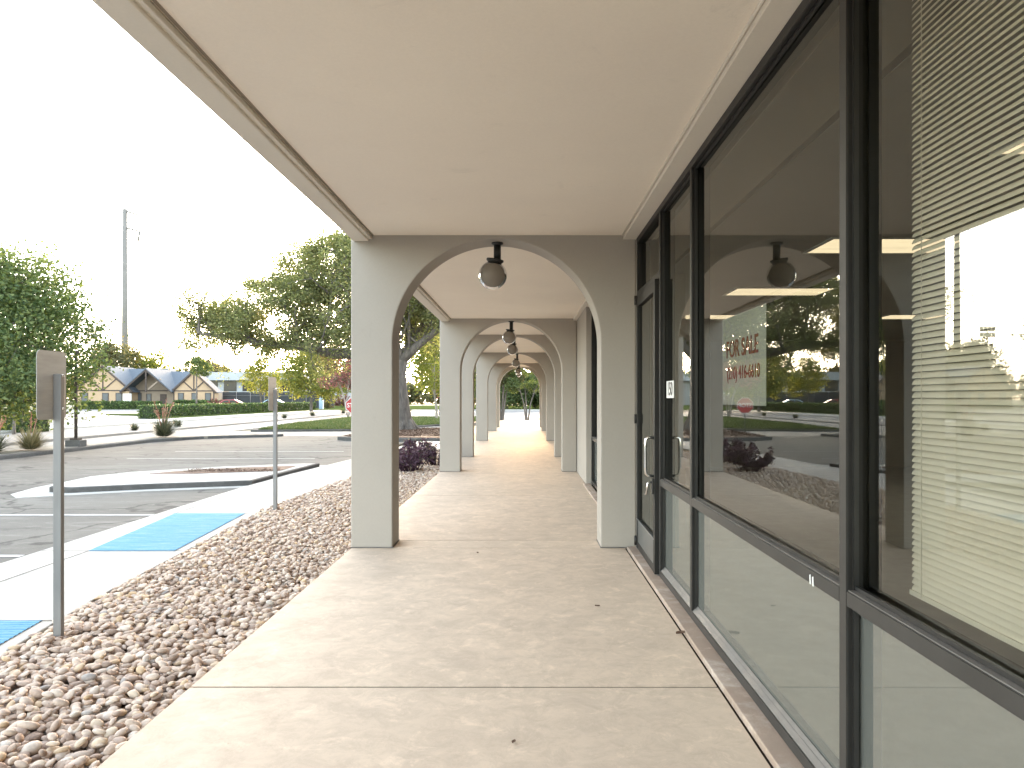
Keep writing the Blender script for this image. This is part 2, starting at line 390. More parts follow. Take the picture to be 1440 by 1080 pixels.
def np_mesh(name, verts, faces, mat, parent=None, smooth=False, kind=None):
    """verts (n,3) world, faces (m,k)"""
    verts = np.asarray(verts, dtype=np.float32); faces = np.asarray(faces, dtype=np.int32)
    if parent is not None: verts = verts - np.array(wloc(parent), dtype=np.float32)
    k = faces.shape[1]; nf = len(faces)
    me = bpy.data.meshes.new(name)
    me.vertices.add(len(verts)); me.vertices.foreach_set('co', verts.ravel())
    me.loops.add(nf * k); me.loops.foreach_set('vertex_index', faces.ravel())
    me.polygons.add(nf); me.polygons.foreach_set('loop_start', np.arange(0, nf * k, k, dtype=np.int32))
    me.polygons.foreach_set('use_smooth', np.full(nf, smooth))
    me.update(calc_edges=True); me.validate()
    me.materials.append(mat)
    o = bpy.data.objects.new(name, me); link(o, parent)
    if kind: o['kind'] = kind
    return o

def unit(v): return v / np.maximum(np.linalg.norm(v, axis=-1, keepdims=True), 1e-9)
def leaf_quads(P, size, aspect=1.8, droop=0.0):
    """one little diamond-shaped leaf (4 verts) per point"""
    n = len(P)
    a = rng.normal(size=(n, 3)); a[:, 2] = a[:, 2] * .7 - droop; a = unit(a)
    b = unit(np.cross(a, rng.normal(size=(n, 3))))
    s = size * rng.uniform(.65, 1.35, (n, 1))
    L = a * s * .5; W = b * s * .5 / aspect
    bend = np.cross(a, b) * s * rng.uniform(-.15, .15, (n, 1))
    V = np.stack([P - L, P + W + bend, P + L, P - W + bend], 1).reshape(-1, 3)
    F = np.arange(4 * n).reshape(n, 4)
    return V, F
def blob_points(blobs, n, shell=0.35):
    """n points spread through ellipsoids (cx,cy,cz,rx,ry,rz)"""
    B = np.array(blobs); w = (B[:, 3] * B[:, 4] * B[:, 5]) ** (2 / 3); w /= w.sum()
    idx = rng.choice(len(B), n, p=w)
    d = unit(rng.normal(size=(n, 3))); r = rng.uniform(shell, 1, (n, 1)) ** .6
    return B[idx, :3] + d * r * B[idx, 3:6]

# ------------------------------------------------------------------ the ground
def plate(name, pts, z0, z1, mat, bev=0):
    return MB().prism(pts, z0, z1).build(name, mat, kind='structure', bev=bev)

def ground_sheet():
    # one sheet to the horizon
    m = MB(); S = 900
    m.add([(-S, -S, -.20), (S, -S, -.20), (S, S, -.20), (-S, S, -.20)], [(0, 1, 2, 3)])
    m.build('ground', M['terrain'], kind='structure')
ground_sheet()

XW0, XW1 = -1.742, 1.000
# walkway: slabs with open joints over dark filler
mb = MB(); ys = [-6.0, -.1, 3.83, 7.39, 7.79, 11.4, 15.08, 15.5, 18.9, 22.6, 26.3, 30.2, 34.2, 38.4, 44, 50.0]
for a, b in zip(ys[:-1], ys[1:]): mb.box((XW0, a + .009, -.13), (XW1 + (0 if a < 7.3 else .06), b - .009, 0.0))
mb.build('walkway', M['walk'], kind='structure', bev=.003)
MB().box((XW0 + .012, -6, -.14), (1.12, 49.98, -.006)).build('walkway_joint_filler', M['joint'], kind='structure')

gx = np.array([(-6, -2.6), (0, -2.85), (2.5, -3.02), (4.53, -3.23), (5.1, -3.30), (5.78, -3.39), (8.09, -3.55), (10.2, -3.70), (12.5, -3.62), (14.7, -3.50), (19, -3.10), (22, -2.75)])
def gedge(y): return np.interp(y, gx[:, 0], gx[:, 1])
# sidewalk
out_edge = [(-6, -4.98), (7.7, -4.98), (10.5, -5.0), (12.9, -5.0), (15.2, -4.88), (18.9, -4.5), (24, -4.1), (27, -4.0)]
ypts = [-6, 0, 2.5, 4.53, 5.78, 8.09, 10.2, 12.5, 14.7, 19, 22]
pts = [(float(gedge(y)) + .02, y) for y in ypts] + [(-2.3, 27)] + [(x, y) for y, x in out_edge[::-1]]
plate('sidewalk', pts, -.24, -.062, M['pave'], .008)
# tooled joints in the sidewalk, laid as thin dark strips
mb = MB()
def strip(mb, a, b, w, z):
    a = Vector((*a, 0)); b = Vector((*b, 0)); d = (b - a).normalized(); n = Vector((-d.y, d.x, 0)) * w / 2
    mb.add([(*(a + n).xy, z), (*(b + n).xy, z), (*(b - n).xy, z), (*(a - n).xy, z)], [(0, 3, 2, 1)])
for y in (2.7, 5.17, 7.54, 10.0, 12.4, 14.9, 17.4):
    strip(mb, (float(gedge(y)), y), (-4.95 if y < 14 else -4.6, y), .012, -.058)
strip(mb, (-4.47, -5), (-4.47, 7.54), .010, -.058); strip(mb, (-4.47, 7.54), (-4.75, 10.0), .010, -.058); strip(mb, (-4.75, 10.0), (-4.78, 13.2), .010, -.058)
mb.build('sidewalk_joint', M['joint'], kind='structure')

def blue_ramp(c, label):
    """ribbed blue paint: narrow ribs across the ramp"""
    (ax, ay), (bx, by), (cx, cy), (dx, dy) = c      # right-near, right-far, left-far, left-near
    n = int((by - ay) / .052); vs = []; fs = []
    m = MB()
    for i in range(n):
        t0 = i / n; t1 = (i + .60) / n; t2 = (i + .72) / n; t3 = (i + .95) / n
        prof = [(t0, -.0575), (t0 + .08 / n, -.053), (t1, -.053), (t2, -.0585), (t3, -.0585), ((i + 1) / n, -.0575)]
        for (ta, za), (tb, zb) in zip(prof[:-1], prof[1:]):
            q = []
            for t, z, side in ((ta, za, 0), (ta, za, 1), (tb, zb, 1), (tb, zb, 0)):
                R0 = (ax + (bx - ax) * t, ay + (by - ay) * t); L0 = (dx + (cx - dx) * t, dy + (cy - dy) * t)
                p = R0 if side == 0 else L0
                q.append((p[0], p[1], z))
            m.add(q, [(0, 3, 2, 1)])
    o = m.build('ramp_marking', M['blue'])
    return tag(o, label, 'ramp marking', 'blue ramp markings on the pavement')
blue_ramp([(-3.588, 7.54), (-3.80, 10.0), (-4.75, 10.0), (-4.47, 7.54)], 'wide worn sky blue ribbed ramp marking between the two sign posts')
blue_ramp([(-3.07, 2.72), (-3.39, 5.17), (-4.40, 5.17), (-4.20, 2.72)], 'blue ribbed ramp marking cut off beside the nearest sign post')

# parking lot, street, drives
plate('parking_lot', [(-13.7, -30), (-4.4, -30), (-4.4, 53), (-2.2, 53), (-2.2, 53), (16, 53), (16, 60), (-13.7, 60)], -.24, -.105, M['asphalt'])
plate('road', [(-18.0, -60), (-14.9, -60), (-14.9, 190), (-18.0, 190)], -.23, -.135, M['road'])
plate('road_far_lane', [(-24.4, -60), (-19.6, -60), (-19.6, 190), (-24.4, 190)], -.23, -.13, M['road'])
plate('median', [(-19.6, -60), (-18.0, -60), (-18.0, 170), (-19.6, 170)], -.23, -.03, M['road'], .03)
plate('far_sidewalk', [(-27.3, -60), (-24.4, -60), (-24.4, 180), (-27.3, 180)], -.23, -.02, M['pave'], .03)
plate('driveway', [(-56, 62), (-24.5, 40), (-24.5, 57.5), (-30, 58), (-31, 108), (-66, 108), (-66, 90)], -.22, -.112, M['road'])
plate('far_lot', [(-3.5, 60), (40, 60), (40, 97), (-15, 97), (-15, 62)], -.22, -.10, M['farlot'])
plate('far_kerb', [(-15, 97), (40, 97), (40, 97.5), (-15, 97.5)], -.22, .06, M['pave'], .03)
plate('far_lawn', [(-40, 97.5), (60, 97.5), (60, 160), (-40, 160)], -.22, .02, M['turf'])
plate('near_driveway', [(-14.9, 32), (-6, 31), (-4.4, 36), (-5, 44), (-8.4, 36.8), (-12.7, 35.8), (-14.9, 36.5)], -.22, -.099, M['road'])
# planting strip along the street
strip_pts = [(-14.9, -30), (-13.75, -30), (-13.75, 27), (-12.8, 29.4), (-10.5, 30.9), (-10.3, 31.4), (-12.5, 31.9), (-14.9, 31.9)]
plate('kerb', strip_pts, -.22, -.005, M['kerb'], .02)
plate('planting_strip', [(-14.75, -30), (-13.9, -30), (-13.9, 27), (-13.0, 29.2), (-11.2, 30.8), (-12.5, 31.7), (-14.75, 31.7)], -.1, .008, M['decomposed'])
# finger island in the lot
isl = [(-5.02, 13.55), (-6.6, 13.0), (-7.75, 12.45), (-8.15, 12.6), (-8.35, 13.2), (-8.45, 14.2), (-8.1, 15.1), (-6.7, 16.3), (-5.4, 17.0), (-4.8, 17.2)]
gut = [(-5.01, 13.25), (-6.6, 12.7), (-8.2, 11.85), (-8.6, 12.3), (-8.8, 13.2), (-8.85, 14.3), (-8.4, 15.4), (-6.8, 16.7), (-5.4, 17.5), (-4.75, 17.7)]
plate('island_gutter', gut, -.22, -.098, M['pave'])
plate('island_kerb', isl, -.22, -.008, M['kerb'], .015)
ci = (sum(p[0] for p in isl) / len(isl), sum(p[1] for p in isl) / len(isl))
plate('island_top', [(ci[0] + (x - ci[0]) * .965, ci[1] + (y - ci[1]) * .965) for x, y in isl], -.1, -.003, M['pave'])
plate('island_bed', [(-5.1, 15.3), (-6.6, 14.7), (-7.5, 14.7), (-7.2, 15.2), (-6.2, 16.0), (-5.1, 16.4)], -.1, .006, M['mulch'])
# oak planter and lawn
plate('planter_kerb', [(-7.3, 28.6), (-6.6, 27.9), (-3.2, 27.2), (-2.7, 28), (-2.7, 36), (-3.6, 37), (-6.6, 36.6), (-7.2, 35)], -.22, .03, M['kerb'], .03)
plate('planter_bed', [(-7.1, 28.8), (-6.5, 28.1), (-3.3, 27.4), (-2.9, 28.2), (-2.9, 35.8), (-3.7, 36.8), (-6.5, 36.4), (-7.0, 34.9)], -.1, .05, M['mulch'])
lawn_pts = [(-12.9, 35.6), (-8.5, 36.3), (-5.3, 42.6), (-3.4, 43.2), (-3.0, 60), (-14.2, 60), (-14.0, 44)]
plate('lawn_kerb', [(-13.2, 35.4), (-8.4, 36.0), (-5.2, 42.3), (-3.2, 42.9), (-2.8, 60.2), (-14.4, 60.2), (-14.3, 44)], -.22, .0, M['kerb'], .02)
plate('lawn', lawn_pts, -.1, .03, M['turf'])
plate('street_verge', [(-28.6, 57), (-27.3, 57), (-27.3, 180), (-28.6, 180)], -.22, .03, M['turf'])
plate('house_lawn', [(-34, 92), (-27.4, 92), (-27.4, 200), (-34, 200)], -.22, .0, M['turf'])
plate('drive_island', [(-41, 72), (-33, 66), (-29.5, 60), (-30, 64), (-37, 74)], -.2, .0, M['turf'])
plate('drive_lawn', [(-46, 50), (-37, 47), (-31.5, 43.5), (-30, 45), (-37, 53), (-48, 57)], -.2, .02, M['turf'])
plate('end_bed', [(-4.0, 50.02), (6, 50.02), (6, 52.6), (-4.0, 52.6)], -.2, -.02, M['soil'])
# painted stall lines
for y, x0, lab in ((10.13, -5.12, 'white painted stall line reaching the blue ramp near the island'), (7.49, -5.12, 'white painted stall line nearest to the camera'),
              (19.6, -5.6, 'faint white stall line just beyond the island'), (22.3, -5.5, 'faint white stall line far beyond the island')):
    m = MB(); strip(m, (x0, y), (-10.6, y), .10, -.1005)
    tag(m.build('stall_line', M['paint']), lab, 'stall line', 'painted stall lines')

# ------------------------------------------------------------------ gravel
def ico(sub):
    bm = bmesh.new(); bmesh.ops.create_icosphere(bm, subdivisions=sub, radius=1)
    v = np.array([x.co[:] for x in bm.verts]); f = np.array([[q.index for q in x.verts] for x in bm.faces]); bm.free()
    return v, f
def pebbles():
    protos = {}
    for sub in (1, 2):
        bv, bf = ico(sub); L = []
        for k in range(14):
            v = bv.copy()
            for _ in range(5):
                d = unit(rng.normal(size=3)); v = v * (1 + .22 * rng.uniform(-1, .7) * np.maximum(0, v @ d)[:, None] ** 2)
            for _ in range(2):
                d = unit(rng.normal(size=3)); h = rng.uniform(.72, .95); t = v @ d
                v = v - np.outer(np.maximum(0, t - h), d) * .7
            L.append(v)
        protos[sub] = (L, bf)
    VS = []; FS = []; base = 0
    for layer, (zc, sp) in enumerate(((-.085, .052), (-.060, .046), (-.038, .056))):
        yy = np.arange(1.6, 21.5, sp); xx = np.arange(-3.8, -1.74, sp * 1.15)
        X, Y = np.meshgrid(xx, yy); X = X + (np.arange(len(yy)) % 2)[:, None] * sp * .55
        P = np.stack([X.ravel(), Y.ravel()], 1) + rng.uniform(-.55, .55, (X.size, 2)) * sp
        keep = (P[:, 0] > gedge(P[:, 1]) + .03) & (P[:, 0] < XW0 - .03)
        if layer == 2: keep &= rng.random(len(P)) < .45
        P = P[keep]; n = len(P)
        a = rng.uniform(.024, .040, n) * np.where(rng.random(n) < .1, 1.3, 1); b = a * rng.uniform(.55, .85, n); c = a * rng.uniform(.34, .55, n)
        if layer == 0: a *= 1.1; b *= 1.1
        yaw = rng.uniform(0, 2 * np.pi, n); tx = rng.normal(0, .30, n); ty = rng.normal(0, .30, n)
        z = zc + rng.uniform(-.012, .014, n) - .022 * np.exp(-((P[:, 0] - gedge(P[:, 1])) / .10))
        cy, sy = np.cos(yaw), np.sin(yaw)
        Rz = np.zeros((n, 3, 3)); Rz[:, 0, 0] = cy; Rz[:, 0, 1] = -sy; Rz[:, 1, 0] = sy; Rz[:, 1, 1] = cy; Rz[:, 2, 2] = 1
        Rx = np.zeros((n, 3, 3)); Rx[:, 0, 0] = 1; Rx[:, 1, 1] = np.cos(tx); Rx[:, 1, 2] = -np.sin(tx); Rx[:, 2, 1] = np.sin(tx); Rx[:, 2, 2] = np.cos(tx)
        Ry = np.zeros((n, 3, 3)); Ry[:, 1, 1] = 1; Ry[:, 0, 0] = np.cos(ty); Ry[:, 0, 2] = np.sin(ty); Ry[:, 2, 0] = -np.sin(ty); Ry[:, 2, 2] = np.cos(ty)
        Rm = Rz @ Rx @ Ry
        pid = rng.integers(0, 14, n); near = (P[:, 1] < 6.0) & (layer > 0)
        for sub in (1, 2):
            L, bf = protos[sub]
            for k in range(14):
                idx = np.where((pid == k) & (near == (sub == 2)))[0]
                if not len(idx): continue
                pv = L[k][None] * np.stack([a[idx], b[idx], c[idx]], 1)[:, None, :]
                W = np.einsum('nij,nkj->nki', Rm[idx], pv)
                W[..., 0] += P[idx, 0, None]; W[..., 1] += P[idx, 1, None]; W[..., 2] += z[idx, None]
                nv = pv.shape[1]
                F = bf[None] + (np.arange(len(idx)) * nv)[:, None, None] + base
                VS.append(W.reshape(-1, 3)); FS.append(F.reshape(-1, 3)); base += len(idx) * nv
    o = np_mesh('gravel', np.concatenate(VS), np.concatenate(FS), M['pebble'], smooth=True)
    tag(o, 'bed of tan and brown river pebbles beside the walkway', 'gravel', kind='stuff')
pebbles()
plate('gravel_bed', [(float(gedge(y)) + .015, y) for y in ypts] + [(XW0 - .004, 22), (XW0 - .004, -6)], -.22, -.088, M['soil'])

def chips(name, poly_fn, n, z, size, label):
    P = poly_fn(n)
    a = unit(np.column_stack([rng.normal(size=len(P)), rng.normal(size=len(P)), rng.normal(0, .25, len(P))]))
    b = unit(np.cross(a, np.column_stack([rng.normal(0, .3, len(P)), rng.normal(0, .3, len(P)), np.ones(len(P))])))
    s = size * rng.uniform(.5, 1.4, (len(P), 1)); P3 = np.column_stack([P, np.full(len(P), z) + rng.uniform(0, .03, len(P))])
    V = np.stack([P3 - a * s, P3 + b * s * .3, P3 + a * s, P3 - b * s * .3], 1).reshape(-1, 3)
    o = np_mesh(name, V, np.arange(4 * len(P)).reshape(-1, 4), M['chip'])
    tag(o, label, 'mulch', kind='stuff')
chips('bark_mulch', lambda n: np.column_stack([rng.uniform(-7.0, -2.9, n), rng.uniform(28.2, 36.2, n)]), 7000, .055, .06, 'red brown bark mulch round the oak trunk')
chips('island_mulch', lambda n: np.column_stack([rng.uniform(-7.0, -5.15, n), rng.uniform(15.0, 15.6, n)]), 900, .006, .03, 'brown mulch on top of the parking island')

def lawn_blades():
    n = 26000
    P = np.column_stack([rng.uniform(-14, -3.2, n), 35.7 + 24 * rng.random(n) ** 1.6])
    Y = P[:, 1]
    xr = np.interp(Y, [35.7, 36.3, 42.6, 43.2, 60], [-12.4, -8.6, -5.4, -3.5, -3.1]); xl = np.interp(Y, [35.6, 44, 60], [-12.9, -13.9, -14.1])
    P = P[(P[:, 0] < xr) & (P[:, 0] > xl)]; n = len(P)
    h = rng.uniform(.04, .10, n); d = rng.normal(0, .03, (n, 2)); w = rng.normal(0, .02, (n, 2))
    B = np.column_stack([P, np.full(n, .028)])
    V = np.stack([B - np.column_stack([w, np.zeros(n)]), B + np.column_stack([w, np.zeros(n)]), B + np.column_stack([d, h])], 1).reshape(-1, 3)
    o = np_mesh('grass', V, np.arange(3 * n).reshape(-1, 3), M['blade'])
    tag(o, 'short mown green grass on the lawn by the street', 'grass', kind='stuff')
lawn_blades()

# ------------------------------------------------------------------ the arcade building
ZC = 3.14
bld = empty('arcade_building', (1.1, 0, 0), 'beige stucco office building with arched walkway and bronze storefront windows', 'building')
ARCH_Y = [7.39, 15.08, 18.87, 26.2, 34.1, 38.4]
AX0, AX1, AC, AR, ASP = -1.75, 1.11, -.287, 1.047, 2.06
TH = .40
for i, y in enumerate(ARCH_Y):
    xr = AX1 if i == 0 else 1.055
    pts = [(AX0, 0.002), (AC - AR, 0.002)]
    for k in range(65):
        t = math.pi - math.pi * k / 64
        pts.append((AC + AR * math.cos(t), ASP + AR * math.sin(t)))
    pts += [(AC + AR, 0.002), (xr, 0.002), (xr, 3.17), (AX0, 3.17)]
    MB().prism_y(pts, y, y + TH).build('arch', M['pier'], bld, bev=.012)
    # caulk line at the foot of the piers
    MB().box((AX0 - .004, y - .004, .001), (AC - AR + .006, y + TH + .004, .010)).build('base_sealant', M['ledge'], bld)
    MB().box((AC + AR - .006, y - .004, .001), (xr - .01, y + TH + .004, .010)).build('base_sealant', M['ledge'], bld)
YE = 38.8
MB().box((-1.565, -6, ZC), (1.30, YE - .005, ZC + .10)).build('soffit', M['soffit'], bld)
# edge beam: 16 cm wide, a small step and groove at its inner side
m = MB()
bp = [(-1.722, 3.08), (-1.575, 3.08), (-1.568, 3.088), (-1.568, 3.10), (-1.538, 3.10), (-1.538, 3.132), (-1.566, 3.132), (-1.566, 3.75), (-1.722, 3.75)]
m.prism_y(bp, -6, YE - .004).build('fascia', M['trim'], bld, bev=.004)
m = MB(); m.box((-1.536, -6, 3.1385), (-1.518, YE - .01, 3.1405)); m.build('soffit_groove', M['groove'], bld)
# header strip by the shop front with a bead
m = MB(); m.box((.985, -6, 3.098), (1.118, YE - .006, ZC - .002)); m.build('header', M['trim'], bld, bev=.004)
m = MB(); m.tube([(.975, -6, 3.136), (.975, 7.38, 3.136)], .010, 8); m.build('bead', M['trim'], bld)
MB().box((-1.9, -6.2, 3.752), (9, YE + .2, 3.90)).build('roof', M['roof'], bld)
# walls beyond the first storefront
m = MB()
for a, b in ((12.8, 15.07), (15.49, YE - .01)):
    m.box((1.058, a, 0), (1.60, b, 3.135))
m.build('wall', M['pier'], bld, bev=.008)
MB().box((1.112, 7.345, 0.0), (1.60, 7.80, 3.135)).build('party_wall', M['pier'], bld)
MB().box((1.60, YE - .25, 0), (9, YE - .02, 3.74)).build('end_wall', M['pier'], bld)

# sill of brown stone under the storefront
for a, b in ((-6, 7.335), (7.80, 12.79)):
    MB().box((1.014, a, -.05), (1.128, b, .028)).build('stone_sill', M['sill'], bld, bev=.006)

XG = 1.153
def storefront(y0, y1, mulls, door=None, name='storefront', tilt=None):
    """mulls: (far,near) pairs of each vertical, from far to near"""
    st = part_empty(name, (1.1, (y0 + y1) / 2, 0), bld)
    FO, FI = 1.110, 1.235       # frame faces
    fr = MB(); face = MB()
    def bar(a, b):
        fr.box((FO + .004, a[1], a[2]), (FI, b[1], b[2]))
        face.box((FO, a[1] + .0015, a[2] + .0015), (FO + .0045, b[1] - .0015, b[2] - .0015))
    # head, base
    bar((0, y0, 3.045), (0, y1, 3.096))
    bar((0, y0, .03), (0, y1 if not door else door[0], .085))
    ledge = MB()
    for near, far in mulls: bar((0, near, .087), (0, far, 3.043))
    edges = sorted(mulls)
    return st, fr, face, edges
# --- near storefront: verticals (near y, far y)
st = part_empty('storefront', (1.1, 4, 0), bld)
FO, FI = 1.110, 1.235
fr = MB(); face = MB(); ledge = MB()
def bar(y0, z0, y1, z1):
    fr.box((FO + .004, y0, z0), (FI, y1, z1)); face.box((FO, y0 + .002, z0 + .002), (FO + .005, y1 - .002, z1 - .002))
MULL = [(-.055, 0.0), (2.545, 2.602), (4.91, 4.963), (6.055, 6.11)]
bar(-6, 3.045, 7.335, 3.096)
bar(-6, .030, 6.11, .082)
for a, b in MULL: bar(a, .084, b, 3.043)
bar(7.28, .030, 7.335, 3.043)                 # hinge jamb
bar(6.112, 2.505, 7.278, 2.56)                # transom bar
for (a0, a1), (b0, b1) in zip(MULL[:-1], MULL[1:]):
    bar(a1 + .001, .782, b0 - .001, .835)     # horizontal rail
    ledge.box((FO + .006, a1 + .002, .835), (XG - .005, b0 - .002, .8385))
    ledge.add([(FO + .006, a1 + .002, .0825), (FO + .006, b0 - .002, .0825), (XG - .004, b0 - .002, .118), (XG - .004, a1 + .002, .118)], [(0, 1, 2, 3)])
fr.build('window_frame', M['bronze'], st, bev=.003)
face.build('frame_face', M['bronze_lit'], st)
ledge.build('ledge', M['ledge'], st)
gk = MB()                                     # glazing beads
for (a0, a1), (b0, b1) in zip(MULL[:-1], MULL[1:]):
    for z0, z1 in ((.090, .780), (.840, 3.043)):
        for y in (a1, b0): gk.box((XG - .022, y - .012, z0), (XG - .004, y + .012, z1))
        gk.box((XG - .018, a1 + .013, z0), (XG - .004, b0 - .013, z0 + .014)); gk.box((XG - .018, a1 + .013, z1 - .014), (XG - .004, b0 - .013, z1))
gk.build('glazing_bead', M['black'], st)
def pane(y0, y1, z0, z1, mat, tilt=0.0, parent=st, xg=XG):
    yc = (y0 + y1) / 2
    m = MB(); dx0 = (y0 - yc) * math.tan(tilt); dx1 = (y1 - yc) * math.tan(tilt)
    m.add([(xg + dx0, y0, z0), (xg + dx0, y0, z1), (xg + dx1, y1, z1), (xg + dx1, y1, z0)], [(0, 1, 2, 3)])
    return m.build('pane', mat, parent)
for (a0, a1), (b0, b1), t in zip(MULL[:-1], MULL[1:], (R(.62), 0, 0)):
    pane(a1 + .002, b0 - .002, .838, 3.043, M['glass'], t)
    pane(a1 + .002, b0 - .002, .085, .780, M['glasslow'], t * .3)
pane(6.112, 7.278, 2.562, 3.043, M['glass'])
MB().box((1.14, -6, .085), (1.20, -.058, 3.04)).build('spandrel', M['bronze'], st)

# --- door, swung a touch
door = part_empty('door', (1.125, 7.275, 0), bld)
DY0, DY1, DX0, DX1 = 6.128, 7.272, 1.098, 1.146
m = MB()
m.box((DX0, DY0, .035), (DX1, DY0 + .085, 2.498)); m.box((DX0, DY1 - .085, .035), (DX1, DY1, 2.498))
m.box((DX0 + .001, DY0 + .086, 2.40), (DX1 - .001, DY1 - .086, 2.497)); m.box((DX0 + .001, DY0 + .086, .036), (DX1 - .001, DY1 - .086, .10))
o = m.build('door_frame', M['bronze'], door, bev=.003)
MB().box((DX0 + .004, DY0 + .087, .101), (DX1 - .004, DY1 - .087, .315)).build('kick_panel', M['doorpanel'], door)
MB().box((DX0 - .002, DY0 + .03, .315), (DX0 + .006, DY1 - .03, .325)).build('push_rail', M['galv'], door)
m = MB(); x = (DX0 + DX1) / 2
m.add([(x, DY0 + .086, .325), (x, DY0 + .086, 2.40), (x, DY1 - .086, 2.40), (x, DY1 - .086, .325)], [(0, 1, 2, 3)]); m.build('door_pane', M['glass'], door)
h = MB(); yh = DY0 + .045
h.tube([(DX0, yh, 1.17), (DX0 - .05, yh, 1.175), (DX0 - .066, yh, 1.16), (DX0 - .07, yh, 1.10), (DX0 - .07, yh, .93), (DX0 - .066, yh, .87), (DX0 - .05, yh, .855), (DX0, yh, .85)], .0125, 10)
h.build('handle', M['chrome'], door)
m = MB(); m.box((DX0 - .018, yh - .022, .70), (DX0 - .001, yh + .022, .83)); m.build('lock_plate', M['black'], door, bev=.004)
m = MB(); m.tube([(DX0 - .018, yh, .80), (DX0 - .05, yh, .79), (DX0 - .055, yh - .0, .74), (DX0 - .056, yh + .03, .70), (DX0 - .06, yh + .09, .685)], [.009, .009, .009, .010, .012], 10); m.build('lever', M['chrome'], door)
for z in (.10, 1.30, 2.47):
    m = MB(); m.tube([(DX0 - .006, DY1 + .004, z - .045), (DX0 - .006, DY1 + .004, z + .045)], .014, 10); m.build('hinge', M['black'], door)
door.rotation_euler.z = R(-1.0)
MB().box((1.10, 6.113, .028), (1.22, 7.278, .034)).build('threshold', M['galv'], bld)

# --- second storefront in the next bay
st2 = part_empty('storefront', (1.15, 10.3, 0), bld)
fr = MB(); face = MB()
for a, b in ((7.81, 7.865), (9.4, 9.455), (11.05, 11.105), (12.735, 12.79)): fr.box((1.152, a, .03), (1.26, b, 3.096))
for a, b in ((7.866, 9.399), (9.456, 11.049), (11.106, 12.734)):
    for z0, z1 in ((.031, .082), (.782, .835), (3.045, 3.095)): fr.box((1.153, a, z0), (1.259, b, z1))
fr.build('window_frame', M['bronze'], st2)
m = MB()
for a, b in ((7.866, 9.399), (9.456, 11.049), (11.106, 12.734)): m.box((1.150, a, .836), (1.20, b, .842))
m.build('ledge', M['ledge'], st2)
for a, b in ((7.866, 9.399), (9.456, 11.049), (11.106, 12.734)):
    pane(a, b, .844, 3.044, M['glass'], 0, st2, 1.205); pane(a, b, .083, .781, M['glasslow'], 0, st2, 1.205)

m = MB()
for y, z in ((2.862, .797), (2.835, .795)): m.prism_x([(y - .006, z - .018), (y + .004, z - .018), (y + .007, z + .016), (y - .002, z + .02)], 1.1075, 1.1095)
m.build('tape_residue', M['white'], st)
# --- the room behind
rm = part_empty('room', (5, 4, 0), bld)
MB().box((1.26, -6, -.03), (9, 16.0, .02)).build('room_floor', M['carpet'], rm)
MB().box((1.40, -6, 2.75), (9, 16.0, 2.85)).build('room_ceiling', M['room'], rm)
MB().box((1.36, -6, 2.751), (1.399, 16.0, 3.135)).build('bulkhead', M['roomdark'], rm)
m = MB(); m.box((8.9, -6, .021), (9, 16, 2.749)); m.box((1.61, 15.9, .022), (8.89, 16, 2.748)); m.box((1.3, -6.2, .022), (8.89, -6.01, 2.748))
m.build('room_wall', M['room'], rm)
for y in (3.15, 5.69, 8.26, 10.9):
    for k, x in enumerate((2.37, 5.4)):
        tr = part_empty('troffer', (x, y, 2.74), rm)
        MB().box((x + .03, y + .03, 2.742), (x + 1.12, y + .58, 2.7485)).build('lens', M['lamp'], tr)
        m = MB()
        for q in ((x, y, x + 1.15, y + .028), (x, y + .582, x + 1.15, y + .61), (x, y + .0285, x + .028, y + .5815), (x + 1.122, y + .0285, x + 1.15, y + .5815)):
            m.box((q[0], q[1], 2.738), (q[2], q[3], 2.7487))
        m.build('troffer_frame', M['white'], tr)

# --- blinds
bl = empty('window_blind', (1.31, 1.2, 3.03), 'cream horizontal slat blind lowered behind the nearest large window', 'blind')
m = MB(); zz = .868
while zz < 3.0:
    a = R(54); c, s_ = math.cos(a) * .0125, math.sin(a) * .0125
    vs = []
    for q in range(6):
        u = q / 5 * 2 - 1; cr = .0034 * (1 - u * u)
        px, pz = 1.31 + c * u - math.sin(a) * cr, zz + s_ * u + math.cos(a) * cr + random.uniform(-.0004, .0004)
        vs += [(px, .1, pz), (px, 2.48, pz)]
    m.add(vs, [(2 * q, 2 * q + 1, 2 * q + 3, 2 * q + 2) for q in range(5)], True)
    zz += .0215
m.build('slats', M['blind'], bl)
MB().box((1.295, .1, .842), (1.325, 2.48, .858)).build('bottom_rail', M['blind'], bl)
MB().box((1.29, .1, 3.0), (1.33, 2.48, 3.035)).build('head_rail', M['blind'], bl)
m = MB()
for y in (2.40, 1.5, .6): m.tube([(1.292, y, .85), (1.292, y, 3.0)], .0014, 5)
m.build('ladder_cord', M['blind'], bl)

# ------------------------------------------------------------------ lettering
def text_mesh(name, body, size, mat, parent, origin, xdir, zdir, squeeze=1.0, align='CENTER', extr=0.001):
    cu = bpy.data.curves.new(name, 'FONT'); cu.body = body; cu.size = size; cu.align_x = align; cu.align_y = 'CENTER'; cu.extrude = extr
    cu.offset = size * .012
    tmp = bpy.data.objects.new(name, cu); COL.objects.link(tmp)
    bpy.context.view_layer.update()
    me = bpy.data.meshes.new_from_object(tmp.evaluated_get(bpy.context.evaluated_depsgraph_get()))
    bpy.data.objects.remove(tmp); bpy.data.curves.remove(cu)
    xd = Vector(xdir).normalized(); zd = Vector(zdir).normalized(); nd = xd.cross(zd)
    off = wloc(parent) if parent is not None else Vector()
    for v in me.vertices:
        p = Vector(origin) + xd * v.co.x * squeeze + zd * v.co.y + nd * v.co.z
        v.co = p - off
    me.materials.clear(); me.materials.append(mat)
    o = bpy.data.objects.new(name, me); return link(o, parent)
